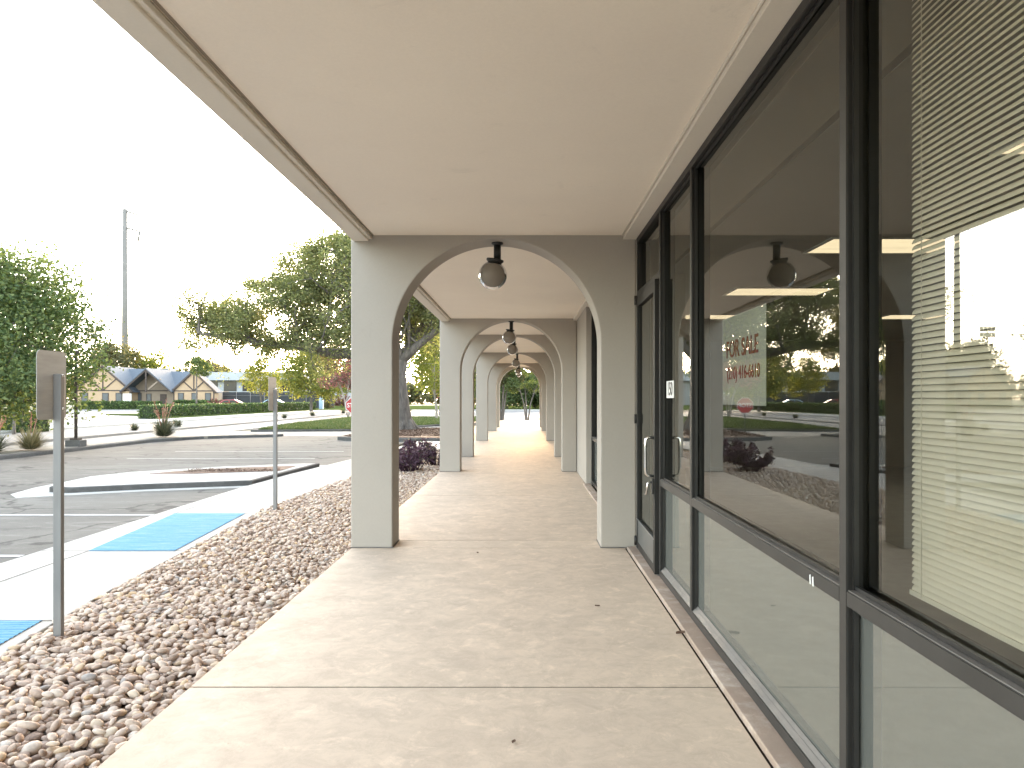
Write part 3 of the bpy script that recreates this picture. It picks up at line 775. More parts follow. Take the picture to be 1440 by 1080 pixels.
# window sign (behind the glass, read from the walkway: text runs towards -y)
ws = empty('window_sign', (1.175, 3.97, 1.46), 'white paper sign with red lettering taped inside the middle window', 'sign')
MB().box((1.172, 3.58, 1.464), (1.175, 4.366, 1.965)).build('sheet', M['paper'], ws)
text_mesh('lettering', 'FOR SALE', .135, M['red'], ws, (1.1705, 3.99, 1.775), (0, -1, 0), (0, 0, 1), 1.02)
text_mesh('phone_number', '(210) 416-6610', .098, M['red'], ws, (1.1705, 3.97, 1.640), (0, -1, 0), (0, 0, 1), .98)
nb = MB().box((1.1495, 5.70, 1.505), (1.1515, 5.985, 1.640)).build('number_plate', M['white'], bld)
text_mesh('digits', '150', .150, M['ink'], nb, (1.1485, 5.842, 1.572), (0, -1, 0), (0, 0, 1), .92)

# ------------------------------------------------------------------ globe lights
def globe(i, y):
    labs = ['smoked globe ceiling light under the nearest arch', 'smoked globe ceiling light under the second arch', 'smoked globe ceiling light under the third arch',
            'smoked globe ceiling light under the fourth arch', 'small smoked globe light under the fifth arch', 'tiny smoked globe light under the farthest arch']
    return labs[i]
gl = None
for i, y in enumerate(ARCH_Y):
    zt = ASP + AR
    if gl is None:
        gl = empty('globe_light', (AC, y + .2, zt), globe(i, y), 'ceiling light', 'globe lights under the arches')
        c = Vector((AC, y + .2, zt))
        MB().lathe(c, [(0.0, .004), (.062, .003), (.060, -.016), (.030, -.030)], 24).build('canopy', M['black'], gl)
        MB().tube([c + Vector((0, 0, -.026)), c + Vector((0, 0, -.175))], .037, 20).build('stem', M['black'], gl)
        ax = Vector((.16, -.05, 1)).normalized()
        gc = c + Vector((-.048, .0, -.335))
        MB().lathe(gc, [(0, .165), (.088, .165), (.090, .150), (.074, .132), (.050, .128)], 28, ax).build('holder', M['black'], gl)
        prof = [(.147 * math.sin(t), .147 * math.cos(t)) for t in [R(18) + (math.pi - R(18)) * k / 26 for k in range(27)]]
        MB().lathe(gc, prof, 40, ax).build('globe', M['globe'], gl)
        first = gl
    else:
        o = copy_tree(first); o.location = (AC, y + .2, zt); o['label'] = globe(i, y)
        o.rotation_euler.z = random.uniform(-.6, .6)

for k, (x, y, z, lab) in enumerate([(.985, 4.66, .012, 'dry brown leaf caught in the gap beside the stone sill'), (-.46, 7.12, .006, 'small dark twig like leaf on the walkway before the first arch'), (.52, 5.3, .006, 'tiny dry leaf lying on the walkway near the door'), (-.05, 3.2, .006, 'tiny curled leaf on the nearest walkway slab')]):
    L = (.06, .035, .03, .025)[k]; a = k * 1.3 + .4; c, s_ = math.cos(a), math.sin(a); m = MB(); vs = []
    for u in range(7):
        t = u / 6; w_ = math.sin(math.pi * t) ** .8 * L * .32 + .001
        for sd in (-1, 0, 1): px, py = (t - .5) * 2 * L * .6, sd * w_; vs.append((x + px * c - py * s_, y + px * s_ + py * c, z + (.012 if sd else .0) * (L / .06) + .010 * (t - .5) ** 2))
    m.add(vs, [(3 * u + q, 3 * u + q + 1, 3 * u + q + 4, 3 * u + q + 3) for u in range(6) for q in (0, 1)], True)
    tag(m.build('fallen_leaf', M['chip']), lab, 'leaf', 'fallen leaves')
# ------------------------------------------------------------------ sign posts beside the gravel
def sign_post(px, py, label, ht, w, hs, dirx=-1, loc=None):
    r = empty('sign_post', (px, py, -.07), label, 'sign post', 'metal sign posts in the gravel')
    m = MB(); s = .026; t = .019
    m.prism([(px - s, py - t), (px + s, py - t), (px + s, py + t), (px - s, py + t)], -.12, ht)
    m.build('post', M['galv'], r, bev=.004)
    # plate with rounded corners, seen from behind
    sx = px - s - .006; y0, y1, z0, z1 = py - w / 2 - .02, py + w / 2 - .02, hs[0], hs[1]
    pts = []; rr = .035
    for cy, cz, a0 in ((y1 - rr, z1 - rr, 0), (y0 + rr, z1 - rr, 90), (y0 + rr, z0 + rr, 180), (y1 - rr, z0 + rr, 270)):
        for k in range(6):
            a = R(a0 + 18 * k); pts.append((cy + rr * math.cos(a), cz + rr * math.sin(a)))
    m = MB(); m.prism_x(pts, sx - .003, sx); m.build('sign_plate', M['signback'], r)
    for z in (z1 - .16, z0 + .07): MB().tube([(sx - .008, py, z), (px + s + .006, py, z)], .007, 8).build('bolt', M['chrome'], r)
    return r
sign_post(-3.042, 4.80, 'nearer galvanised post with the blank grey back of a rounded sign', 1.66, .297, (1.364, 1.81))
sign_post(-3.49, 10.28, 'farther galvanised post with grey sign back by the blue ramp', 1.62, .31, (1.33, 1.80))

# ------------------------------------------------------------------ stop sign
r = empty('stop_sign', (-8.17, 35.1, -.1), 'red octagonal stop sign on a thin post behind the nearest arch', 'stop sign')
MB().tube([(-8.17, 35.1, -.12), (-8.17, 35.1, 1.55)], .03, 8).build('post', M['galv'], r)
th = R(12)
pts = [(math.cos(R(22.5 + 45 * k)), math.sin(R(22.5 + 45 * k))) for k in range(8)]
def octo(rad, thick, dy, name, mat):
    m = MB(); c, s_ = math.cos(th), math.sin(th)
    vs = []
    for d in (dy, dy - thick):
        for a, b in pts: vs.append((-8.17 + rad * a * c + d * -s_, 35.06 + rad * a * s_ + d * c, 1.17 + rad * b))
    m.add(vs, [list(range(8)), list(range(8, 16))[::-1]] + [(i, 8 + i, 8 + (i + 1) % 8, (i + 1) % 8) for i in range(8)])
    return m.build(name, mat, r)
octo(.40, .003, 0, 'rim', M['white']); octo(.375, .003, -.004, 'face', M['stopred'])
text_mesh('lettering', 'STOP', .30, M['white'], r, (-8.17 + .012 * math.sin(th), 35.06 - .012 * math.cos(th), 1.17), (math.cos(th), math.sin(th), 0), (0, 0, 1), .85)

# ------------------------------------------------------------------ trees
def limb_path(p, d, L, n, wob, lift=0.0, rs=random):
    pts = [Vector(p)]; d = Vector(d).normalized()
    for i in range(n):
        d = (d + Vector((rs.uniform(-wob, wob), rs.uniform(-wob, wob), rs.uniform(-wob, wob) + lift))).normalized()
        pts.append(pts[-1] + d * L / n)
    return pts, d
def grow(mb, p, d, L, r, depth, tips, rs, wob=.25, lift=.05, spread=.75, kids=(2, 3)):
    n = 4
    pts, d2 = limb_path(p, d, L, n, wob, lift, rs)
    mb.tube(pts, [r * (1 - .45 * i / n) for i in range(n + 1)], 7 if r > .05 else 5, cap=False)
    if depth <= 1: tips += pts[1:]
    if depth == 0: return
    for k in range(rs.randint(*kids)):
        t = rs.choice(pts[2:]); a = rs.uniform(0, 6.283)
        side = d2.orthogonal().normalized(); side = Matrix.Rotation(a, 3, d2) @ side
        nd = (d2 * (1 - spread * .5) + side * spread * rs.uniform(.7, 1.2)).normalized()
        grow(mb, t, nd, L * rs.uniform(.55, .8), r * .52, depth - 1, tips, rs, wob, lift, spread, kids)

def foliage_at(tips, n, rad, size, droop=0.0, aspect=1.8):
    T = np.array([t[:] for t in tips]); idx = rng.integers(0, len(T), n)
    P = T[idx] + rng.normal(size=(n, 3)) * rad * rng.uniform(.4, 1.1, (len(T), 1))[idx]
    return leaf_quads(P, size, aspect, droop)

# the big live oak
oak = empty('oak_tree', (-5.75, 34.5, 0), 'huge spreading live oak with dark trunk leaning over the lot', 'tree')
rs = random.Random(5); tips = []
tb = MB()
tr = [(-5.75, 34.5, -.1), (-5.76, 34.5, .15), (-5.8, 34.5, .5), (-5.88, 34.5, 1.2), (-5.95, 34.5, 2.0), (-6.0, 34.5, 2.7), (-5.95, 34.5, 3.3)]
tb.tube(tr, [.72, .60, .50, .44, .41, .42, .46], 18, cap=False)
for a in range(7):
    an = a * .9 + .3; q = Vector((-5.75, 34.5, 0))
    tb.tube([q + Vector((math.cos(an) * .3, math.sin(an) * .3, .45)), q + Vector((math.cos(an) * .62, math.sin(an) * .62, .08)), q + Vector((math.cos(an) * 1.0, math.sin(an) * 1.0, -.06))], [.2, .15, .07], 8)
outline = [(250, 472), (268, 448), (300, 432), (340, 402), (370, 372), (410, 356), (445, 338), (480, 326), (540, 318), (600, 335), (640, 380), (650, 440), (600, 470), (545, 470), (515, 512), (480, 515), (440, 500), (400, 497), (360, 505), (330, 480), (300, 486), (268, 500)]
def inside(x, y):
    c = False; j = len(outline) - 1
    for i in range(len(outline)):
        (xi, yi), (xj, yj) = outline[i], outline[j]
        if (yi > y) != (yj > y) and x < (xj - xi) * (y - yi) / (yj - yi) + xi: c = not c
        j = i
    return c
def limb(pts, r0, r1, kids, tips, Lk=2.6, depth=2, lift=.06):
    pts = [Vector(p) for p in pts]; n = len(pts) - 1
    tb.tube(pts, [r0 + (r1 - r0) * i / n for i in range(n + 1)], 10, cap=False)
    for _ in range(kids):
        i = rs.randint(1, n); t = pts[i] if rs.random() < .5 else (pts[i] + pts[i - 1]) / 2
        d = (pts[i] - pts[i - 1]).normalized()
        side = Vector((rs.uniform(-1, 1), rs.uniform(-1, 1), rs.uniform(-.25, 1.0)))
        Lq = Lk * rs.uniform(.7, 1.2); dd = (d * .5 + side * .8).normalized(); e = t + dd * Lq * 1.5
        if not inside(738.5 + e.x / e.y * 1035, 560.5 - (e.z - 1.5) / e.y * 1035): Lq *= .45
        grow(tb, t, dd, Lq, r1 * .8 + .015, depth, tips, rs, .3, lift, .8)
limb([(-5.95, 34.5, 3.1), (-7.2, 34.2, 3.55), (-8.8, 33.9, 3.55), (-10.3, 33.6, 3.9), (-11.8, 33.4, 4.0), (-13.2, 33.2, 4.3), (-14.6, 33.0, 4.4)], .30, .07, 26, tips)
limb([(-5.95, 34.5, 3.3), (-6.8, 34.8, 4.3), (-8.2, 35.0, 5.2), (-9.4, 35.2, 6.0), (-10.6, 35.4, 6.5)], .27, .07, 22, tips)
limb([(-5.9, 34.5, 3.3), (-6.2, 34.0, 4.6), (-7.0, 33.6, 5.9), (-7.6, 33.2, 7.0), (-8.0, 32.9, 7.9)], .27, .06, 20, tips, 2.2)
limb([(-5.9, 34.5, 3.2), (-5.2, 34.9, 4.4), (-4.5, 35.4, 5.6), (-4.1, 35.8, 6.8)], .26, .06, 15, tips, 2.3)
limb([(-5.9, 34.5, 3.2), (-4.9, 34.0, 4.0), (-3.6, 33.4, 4.9), (-2.4, 33.0, 5.7)], .24, .06, 15, tips, 2.3)
limb([(-5.95, 34.5, 3.1), (-6.6, 36.0, 4.0), (-7.6, 37.6, 4.7), (-9.0, 39.2, 5.2)], .24, .06, 15, tips)

def at(px, py, Y): return Vector(((px - 738.5) / 1035 * Y, Y, 1.5 - (py - 560.5) / 1035 * Y))
T0 = [t for t in tips]; clumps = []
while len(clumps) < 300:
    px, py = rs.uniform(245, 655), rs.uniform(318, 516)
    if not inside(px, py): continue
    c = at(px, py, 34.3 + rs.uniform(-1.8, 2.2)); r_ = rs.uniform(.32, .75)
    clumps.append((c.x, c.y, c.z, r_ * 1.2, r_ * 1.2, r_ * .75))
    nb_ = min(T0, key=lambda t: (t - c).length_squared); mid = nb_.lerp(c, .5) + Vector((0, 0, -.1))
    tb.tube([nb_, mid, c], [.028, .02, .008], 5, cap=False)
    for q in range(4): tb.tube([mid.lerp(c, .6), c + Vector((rs.uniform(-1, 1), rs.uniform(-1, 1), rs.uniform(-.7, .8))) * r_ * 1.1], [.012, .004], 4, cap=False)
tb.build('trunk', M['bark'], oak)
V, F = foliage_at(tips, 100000, .33, .11)
V2, F2 = leaf_quads(blob_points(clumps, 60000, .1), .12)
np_mesh('crown', np.concatenate([V, V2]), np.concatenate([F, F2 + len(V)]), M['oakleaf'], oak)

def tree(name, label, x, y, h, r, mat, leaf=.16, n=9000, trunk_r=.14, bark='bark', base=.0, crown0=.28, seed=1, cat='tree', group=None, nb=14, squash=1.0, holes=.5):
    rs_ = random.Random(seed)
    t = empty(name, (x, y, base), label, cat, group)
    m = MB(); tips = []
    z0 = base + h * crown0
    lean = rs_.uniform(-.2, .2)
    tp = [Vector((x, y, base - .15)), Vector((x + lean * .3, y, base + h * crown0 * .5)), Vector((x + lean, y, z0)), Vector((x + lean * 1.4, y + .1, base + h * .62)), Vector((x + lean, y, base + h * .86))]
    m.tube(tp, [trunk_r * 1.25, trunk_r, trunk_r * .85, trunk_r * .5, trunk_r * .15], 9, cap=False)
    blobs = []
    for k in range(nb):
        f = (k + .5) / nb; zz = z0 + (base + h - z0) * (.08 + .86 * f)
        prof = math.sin(math.pi * min(1, .18 + .80 * f)) ** .7
        a = k * 2.4 + rs_.uniform(-.5, .5); rad = r * prof * rs_.uniform(.45, .85)
        c = Vector((x + math.cos(a) * rad, y + math.sin(a) * rad, zz))
        s_ = r * rs_.uniform(.26, .46)
        blobs.append((c.x, c.y, c.z, s_ * 1.25, s_ * 1.25, s_ * .8 * squash))
        st_ = tp[2].lerp(tp[4], max(0, f - .15)); mid = st_.lerp(c, .5) + Vector((0, 0, .12 * r))
        m.tube([st_, mid, c], [trunk_r * .4, trunk_r * .25, trunk_r * .08], 6, cap=False)
        for q in range(3):
            e = c + Vector((rs_.uniform(-1, 1), rs_.uniform(-1, 1), rs_.uniform(-.6, 1))) * s_
            m.tube([mid.lerp(c, .5), e], [trunk_r * .12, trunk_r * .04], 4, cap=False)
    m.build('trunk', M[bark], t)
    P = blob_points(blobs, n, .25)
    # break each clump up with small sub-clumps
    nk = max(12, n // 60); K = P[rng.integers(0, n, nk)]
    idx = rng.integers(0, nk, int(n * holes)); P[:len(idx)] = K[idx] + rng.normal(size=(len(idx), 3)) * r * .09
    V, F = leaf_quads(P, leaf, 1.7)
    np_mesh('crown', V, F, M[mat], t)
    return t
G = 'trees across the street'
tree('shade_tree', 'dense dark green tree at the left edge behind the nearest sign', -16.2, 22.4, 5.8, 3.1, 'darkleaf', .125, 42000, .13, seed=3, crown0=.16, nb=30, base=.03, squash=.75, holes=.7)
tree('shade_tree', 'bushy dark tree beside the house roof at far left', -40.5, 58, 6.4, 3.4, 'darkleaf', .26, 9000, .2, seed=4, crown0=.22, nb=16)
tree('young_tree', 'low yellow green sapling leaning at the left edge', -23.2, 33.4, 3.3, 1.2, 'limeleaf', .16, 2600, .06, seed=5, crown0=.3, nb=9)
tree('shade_tree', 'hazy olive tree behind the left house gable', -84, 150, 12.5, 6.5, 'oliveleaf', .55, 8000, .35, seed=6, crown0=.2, nb=16)
tree('shade_tree', 'sunlit low tree behind the middle of the house roof', -82, 160, 11.0, 6.5, 'limeleaf', .6, 6000, .3, seed=8, crown0=.2, nb=14) .location.x += 0
tree('shade_tree', 'rounded olive tree showing over the right house roof', -72, 168, 9.6, 6.5, 'oliveleaf', .6, 6000, .3, seed=9, crown0=.2, nb=14)
tree('shade_tree', 'small round headed tree with a thin trunk in front of the right house gable', -38.4, 86, 6.3, 1.6, 'darkleaf', .22, 2600, .09, seed=10, crown0=.66, nb=7)
tree('shade_tree', 'large yellow green tree behind the hedge and far sign post', -25.0, 86, 7.4, 4.0, 'limeleaf', .26, 14000, .16, seed=11, crown0=.22, nb=20)
tree('shade_tree', 'smaller green tree right of the yellow green tree by the street', -21.5, 92, 6.8, 3.0, 'darkleaf', .26, 8000, .13, seed=12, crown0=.30, nb=14)
tree('shade_tree', 'thin golden tree behind the hedge left of the far sign post', -33.0, 92, 6.6, 2.6, 'limeleaf', .24, 4500, .10, seed=13, crown0=.30, nb=12)
tree('lawn_tree', 'leafy young green tree on the lawn right of the oak trunk', -6.6, 55, 6.6, 2.6, 'limeleaf', .18, 9000, .09, seed=14, crown0=.26, nb=15, bark='barkpale')
tree('lawn_tree', 'dark bushy tree above the lawn beyond the oak', -8.0, 70, 10.5, 4.2, 'darkleaf', .26, 10000, .18, seed=15, crown0=.35, nb=16)
tree('shade_tree', 'wide green tree at the back seen left of the second arch', -11.0, 104, 12.0, 6.0, 'limeleaf', .36, 9000, .25, seed=16, crown0=.25, nb=16)

def multi_tree(name, label, x, y, h, r, mat, n, leaf, stems, seed, base=.0, bark='barkpale', thick=.05):
    rs_ = random.Random(seed); t = empty(name, (x, y, base), label, 'tree'); m = MB(); blobs = []
    for k in range(stems):
        a = k * 6.283 / stems + rs_.uniform(-.4, .4); e = Vector((x + math.cos(a) * r * .55, y + math.sin(a) * r * .55, base + h * rs_.uniform(.6, .75)))
        s0 = Vector((x + math.cos(a) * .08, y + math.sin(a) * .08, base - .1)); mid = s0.lerp(e, .5) + Vector((-math.cos(a) * r * .10, -math.sin(a) * r * .10, 0))
        m.tube([s0, s0.lerp(mid, .5), mid, e], [thick, thick * .85, thick * .7, thick * .3], 7, cap=False)
        for q in range(4):
            c = e + Vector((rs_.uniform(-1, 1) * r * .5, rs_.uniform(-1, 1) * r * .5, rs_.uniform(-.15, .28) * h))
            m.tube([mid.lerp(e, rs_.uniform(.2, .9)), c], [thick * .35, thick * .1], 5, cap=False)
            s_ = r * rs_.uniform(.25, .45); blobs.append((c.x, c.y, c.z, s_, s_, s_ * .8))
    m.build('trunk', M[bark], t)
    V, F = leaf_quads(blob_points(blobs, n, .2), leaf, 1.7); np_mesh('crown', V, F, M[mat], t)
    return t
multi_tree('crepe_myrtle', 'pink flowering crepe myrtle with several thin stems behind the stop sign', -15.4, 64, 5.0, 2.2, 'myrtleleaf', 7000, .17, 5, 21)
multi_tree('crepe_myrtle', 'reddish crepe myrtle by the pale road right of the oak trunk', -8.3, 78, 4.6, 2.2, 'myrtleleaf', 5000, .2, 4, 22)
multi_tree('crepe_myrtle', 'grey multi stemmed tree left at the far end of the walkway', -1.65, 51.6, 4.8, 1.5, 'oliveleaf', 11000, .13, 5, 23, bark='bark', thick=.07)
multi_tree('crepe_myrtle', 'slender forked tree centred at the far end of the walkway', .12, 51.6, 3.5, 1.35, 'darkleaf', 5200, .13, 3, 24, bark='bark', thick=.06)
for k, (x, y, h, r_, mt) in enumerate([(-6.5, 112, 9.5, 5.0, 'oliveleaf'), (-2.6, 108, 7.6, 4.2, 'darkleaf'), (1.6, 112, 5.2, 3.6, 'darkleaf'), (5.2, 109, 8.4, 4.4, 'darkleaf'), (9.5, 114, 9.5, 5, 'oliveleaf')]):
    labs = ['tall olive tree left in the row beyond the far lot', 'dark tree second in the row beyond the far lot', 'low dark tree under the bright gap beyond the walkway',
            'dark tree right of the bright gap beyond the walkway', 'olive tree at the right end of the row beyond the far lot']
    tree('shade_tree', labs[k], x, y, h, r_, mt, .32, 16000, .2, seed=30 + k, crown0=.06, nb=24)
# wood on the horizon: one mass
def far_wood():
    n = 26000; blobs = []
    for k in range(120):
        x = -170 + 280 * k / 119 + rng.uniform(-2, 2)
        y = 232 + rng.uniform(-9, 9); hh = rng.uniform(4.5, 6.2) if x < -40 else rng.uniform(3, 5)
        if -6 < x < 12: hh = 2.2
        blobs.append((x, y, hh * .85, rng.uniform(3, 5), 3, hh))
    V, F = leaf_quads(blob_points(blobs, n, .2), 1.3, 1.3)
    o = np_mesh('far_wood', V, F, M['oliveleaf']); tag(o, 'low band of distant trees along the horizon', 'woodland', kind='stuff')
far_wood()

# ------------------------------------------------------------------ hedges and shrubs
def hedge(label, x0, y0, x1, y1, z0, z1, n, leaf, cat='hedge', mat='hedgeleaf'):
    h = empty('hedge', ((x0 + x1) / 2, (y0 + y1) / 2, z0), label, cat, 'clipped hedges')
    i = leaf * .35
    MB().box((x0 + i, y0 + i, z0 - .1), (x1 - i, y1 - i, z1 - i)).build('branches', M['hedgecore'], h)
    dx, dy, dz = x1 - x0, y1 - y0, z1 - z0
    A = np.array([dx * dy, dy * dz, dy * dz, dx * dz, dx * dz]); c = rng.choice(5, n, p=A / A.sum())
    u = rng.random((n, 3)) * (dx, dy, dz) + (x0, y0, z0)
    u[c == 0, 2] = z1; u[c == 1, 0] = x0; u[c == 2, 0] = x1; u[c == 3, 1] = y0; u[c == 4, 1] = y1
    u += rng.normal(0, leaf * .28, (n, 3))
    V, F = leaf_quads(u, leaf, 1.5); np_mesh('foliage', V, F, M[mat], h)
    return h
hedge('long clipped hedge along the far side of the street', -31.0, 59, -29.0, 102, -.1, .92, 16000, .17)
hedge('dark clipped hedge by the left edge beyond the street', -27.8, 35.2, -23.6, 36.6, -.1, .78, 3500, .12)
hedge('low clipped hedge under the left house windows', -67.5, 111, -55.3, 112.2, -.1, 1.0, 3500, .24)
hedge('short clipped hedge under the right house windows', -53.4, 111.6, -48.3, 112.6, -.1, 1.15, 2200, .24)
hedge('small dark hedge at the right corner of the house', -48.0, 112.4, -46.2, 113.2, -.1, 1.15, 900, .24)

def clump(name, label, x, y, z, n, L, mat, w=.022, stalks=0, sm=None, spread=1.1, cat='plant', group=None, seed=0):
    g = np.random.default_rng(seed); t = empty(name, (x, y, z), label, cat, group)
    V = []; F = []
    for k in range(n):
        a = g.uniform(0, 6.283); el = g.uniform(.25, 1.5); l = L * g.uniform(.7, 1.1)
        d = np.array([math.cos(a) * math.cos(el), math.sin(a) * math.cos(el), math.sin(el)]); side = np.array([-math.sin(a), math.cos(a), 0]) * w
        p = np.array([x + math.cos(a) * .12 * L, y + math.sin(a) * .12 * L, z]); b = len(V)
        for i in range(4):
            f = i / 3; q = p + d * l * f + np.array([math.cos(a), math.sin(a), 0]) * spread * .12 * l * f * f - np.array([0, 0, .30 * l * f * f * math.cos(el)])
            ww = side * (1 - .85 * f); V += [q - ww, q + ww]
        for i in range(3): F.append((b + 2 * i, b + 2 * i + 1, b + 2 * i + 3, b + 2 * i + 2))
    np_mesh('leaves', np.array(V), np.array(F), M[mat], t)
    if stalks:
        m = MB()
        for k in range(stalks):
            a = g.uniform(0, 6.283); l = L * g.uniform(1.2, 1.75); e = Vector((x + math.cos(a) * .45 * L, y + math.sin(a) * .45 * L, z + l)); s0 = Vector((x, y, z + .1)); mid = s0.lerp(e, .6) + Vector((0, 0, .12 * l))
            m.tube([s0, mid, e], [.010, .009, .006], 5)
            for q in range(12):
                f = g.uniform(.55, 1); pp = s0.lerp(e, f) + Vector((0, 0, .12 * l * (1 - abs(f - .6)))) + Vector(g.normal(0, .025, 3)); s_ = .022
                m.lathe(pp - Vector((0, 0, s_)), [(.001, 0), (s_ * .6, s_ * .8), (.001, s_ * 2)], 5)
        m.build('flower_stalks', M[sm or 'stalk'], t)
    return t
clump('red_yucca', 'grey green red yucca clump with pink flower stalks on the street strip', -13.95, 28.4, .04, 420, .82, 'yucca', .022, 9, seed=1)
clump('ornamental_grass', 'tan ornamental grass mound left of the light pole base', -14.25, 21.2, .04, 520, .68, 'tangrass', .014, 3, seed=2)
clump('red_yucca', 'spiky yucca clump cut by the left picture edge', -14.45, 20.0, .04, 320, .62, 'yucca', .02, 5, seed=3)
clump('median_plant', 'tiny dark plant on the median beside the yucca clump', -18.8, 35.4, -.04, 160, .38, 'yucca', .03, seed=4)
for k, (x, y, lab) in enumerate([(-18.8, 57.5, 'low dark plant first along the median right of the far sign post'), (-18.8, 65, 'low dark plant on the median below the hedge end'), (-18.8, 76, 'low dark plant on the median near the stop sign'), (-18.8, 39.8, 'small dark plant on the median right of the yucca clump')]):
    clump('median_plant', lab, x, y, -.04, 160, .40 + .1 * (k == 3), 'yucca', .04, seed=5 + k, group='plants along the median')

def shrub(label, x, y, z, r, h, n, leaf, mat='purple', seed=0, name='purple_shrub'):
    rs_ = random.Random(seed); t = empty(name, (x, y, z), label, 'shrub', 'shrubs at the gravel end' if mat == 'purple' else None)
    m = MB(); tips = []
    for k in range(34):
        a = rs_.uniform(0, 6.283); rr = r * rs_.uniform(.2, 1); e = Vector((x + math.cos(a) * rr, y + math.sin(a) * rr, z + h * rs_.uniform(.30, 1.05) * (1 - .25 * (rr / r) ** 2)))
        s0 = Vector((x + math.cos(a) * rr * .3, y + math.sin(a) * rr * .3, z - .03)); mid = s0.lerp(e, .55) + Vector((0, 0, .1 * h))
        m.tube([s0, mid, e], [.010, .008, .004], 5)
        for f in (.35, .5, .65, .8, .9, 1.0): tips.append(s0.lerp(e, f) + Vector((0, 0, .1 * h * (1 - f))))
    m.build('stems', M['purple'] if mat == 'purple' else M['hedgecore'], t)
    V, F = foliage_at(tips, n, .035, leaf, 0, 3.2); np_mesh('foliage', V, F, M[mat], t)
    return t
shrub('purple leaved shrub nearest to the second arch pier', -2.42, 15.6, -.06, .52, .66, 800, .12, seed=1)
shrub('purple leaved shrub behind the nearer purple shrub', -2.05, 17.0, -.06, .48, .70, 700, .12, seed=2)
shrub('purple leaved shrub farthest from the gravel by the sidewalk', -2.75, 17.6, -.06, .48, .60, 700, .12, seed=3)
shrub('red flowering bush behind the long hedge', -45.0, 108, -.1, 1.6, 1.6, 2600, .26, 'redbloom', 7, 'flowering_bush')
shrub('pink red flowering bush beyond the blue pillar', -30.5, 122, -.1, 2.4, 2.6, 3600, .3, 'redbloom', 8, 'flowering_bush')
shrub('grey brown shrub leaning against the dark fence end', -29.0, 108, -.1, .9, 1.5, 1500, .2, 'oliveleaf', 9, 'fence_shrub')

# ------------------------------------------------------------------ poles
r = empty('transmission_pole', (-87.0, 160, -.2), 'very tall tapered steel power pole rising behind the house', 'power pole')
MB().tube([(-87, 160, -.2), (-87, 160, 42.7)], [.78, .46], 16).build('pole', M['steelpole'], r)
for z, l in ((42.2, 2.5), (38.6, 3.0)):
    MB().tube([(-86.7, 160, z), (-86.7 + l, 160, z - .75)], [.26, .18], 6).build('arm', M['steelpole'], r)
MB().tube([(-83.75, 160, 37.8), (-84.2, 160, 35.6)], [.22, .22], 6).build('insulator', M['steelpole'], r)
r = empty('thin_pole', (-92.8, 176, 0), 'thin far utility pole above the middle house roof', 'utility pole')
MB().tube([(-92.8, 176, 0), (-92.8, 176, 17.8)], [.16, .10], 8).build('pole', M['steelpole'], r)
MB().box((-93.5, 175.9, 16.6), (-92.1, 176.1, 16.8)).build('crossarm', M['steelpole'], r)
r = empty('floodlight_pole', (-99.4, 170, 0), 'far floodlight mast with two rows of lamps above the left trees', 'floodlight')
MB().tube([(-99.4, 170, 0), (-99.4, 170, 17)], [.2, .13], 8).build('pole', M['steelpole'], r)
m = MB(); m.box((-101, 169.9, 16.9), (-97.8, 170.1, 17.1)); m.box((-101, 169.9, 15.6), (-97.8, 170.1, 15.75)); m.build('crossarm', M['steelpole'], r)
for x in (-100.7, -99.8, -98.9, -98.0):
    for z in (17.1, 15.75): MB().box((x - .3, 169.6, z), (x + .3, 170.0, z + .7)).build('floodlight', M['steelpole'], r)
r = empty('light_pole', (-14.1, 23.1, .04), 'thin dark pole on a square concrete block under the left tree', 'light pole')
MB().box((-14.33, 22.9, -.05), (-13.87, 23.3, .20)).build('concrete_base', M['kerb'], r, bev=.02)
MB().prism([(-14.22, 22.98), (-13.98, 22.98), (-13.98, 23.22), (-14.22, 23.22)], .20, .26).build('base_plate', M['timber'], r)
MB().tube([(-14.1, 23.1, .26), (-14.1, 23.1, 2.9)], [.050, .042], 10).build('pole', M['timber'], r)
m = MB(); m.box((-14.18, 23.02, 2.9), (-14.02, 23.18, 3.0)); m.build('pole_cap', M['timber'], r, bev=.03)

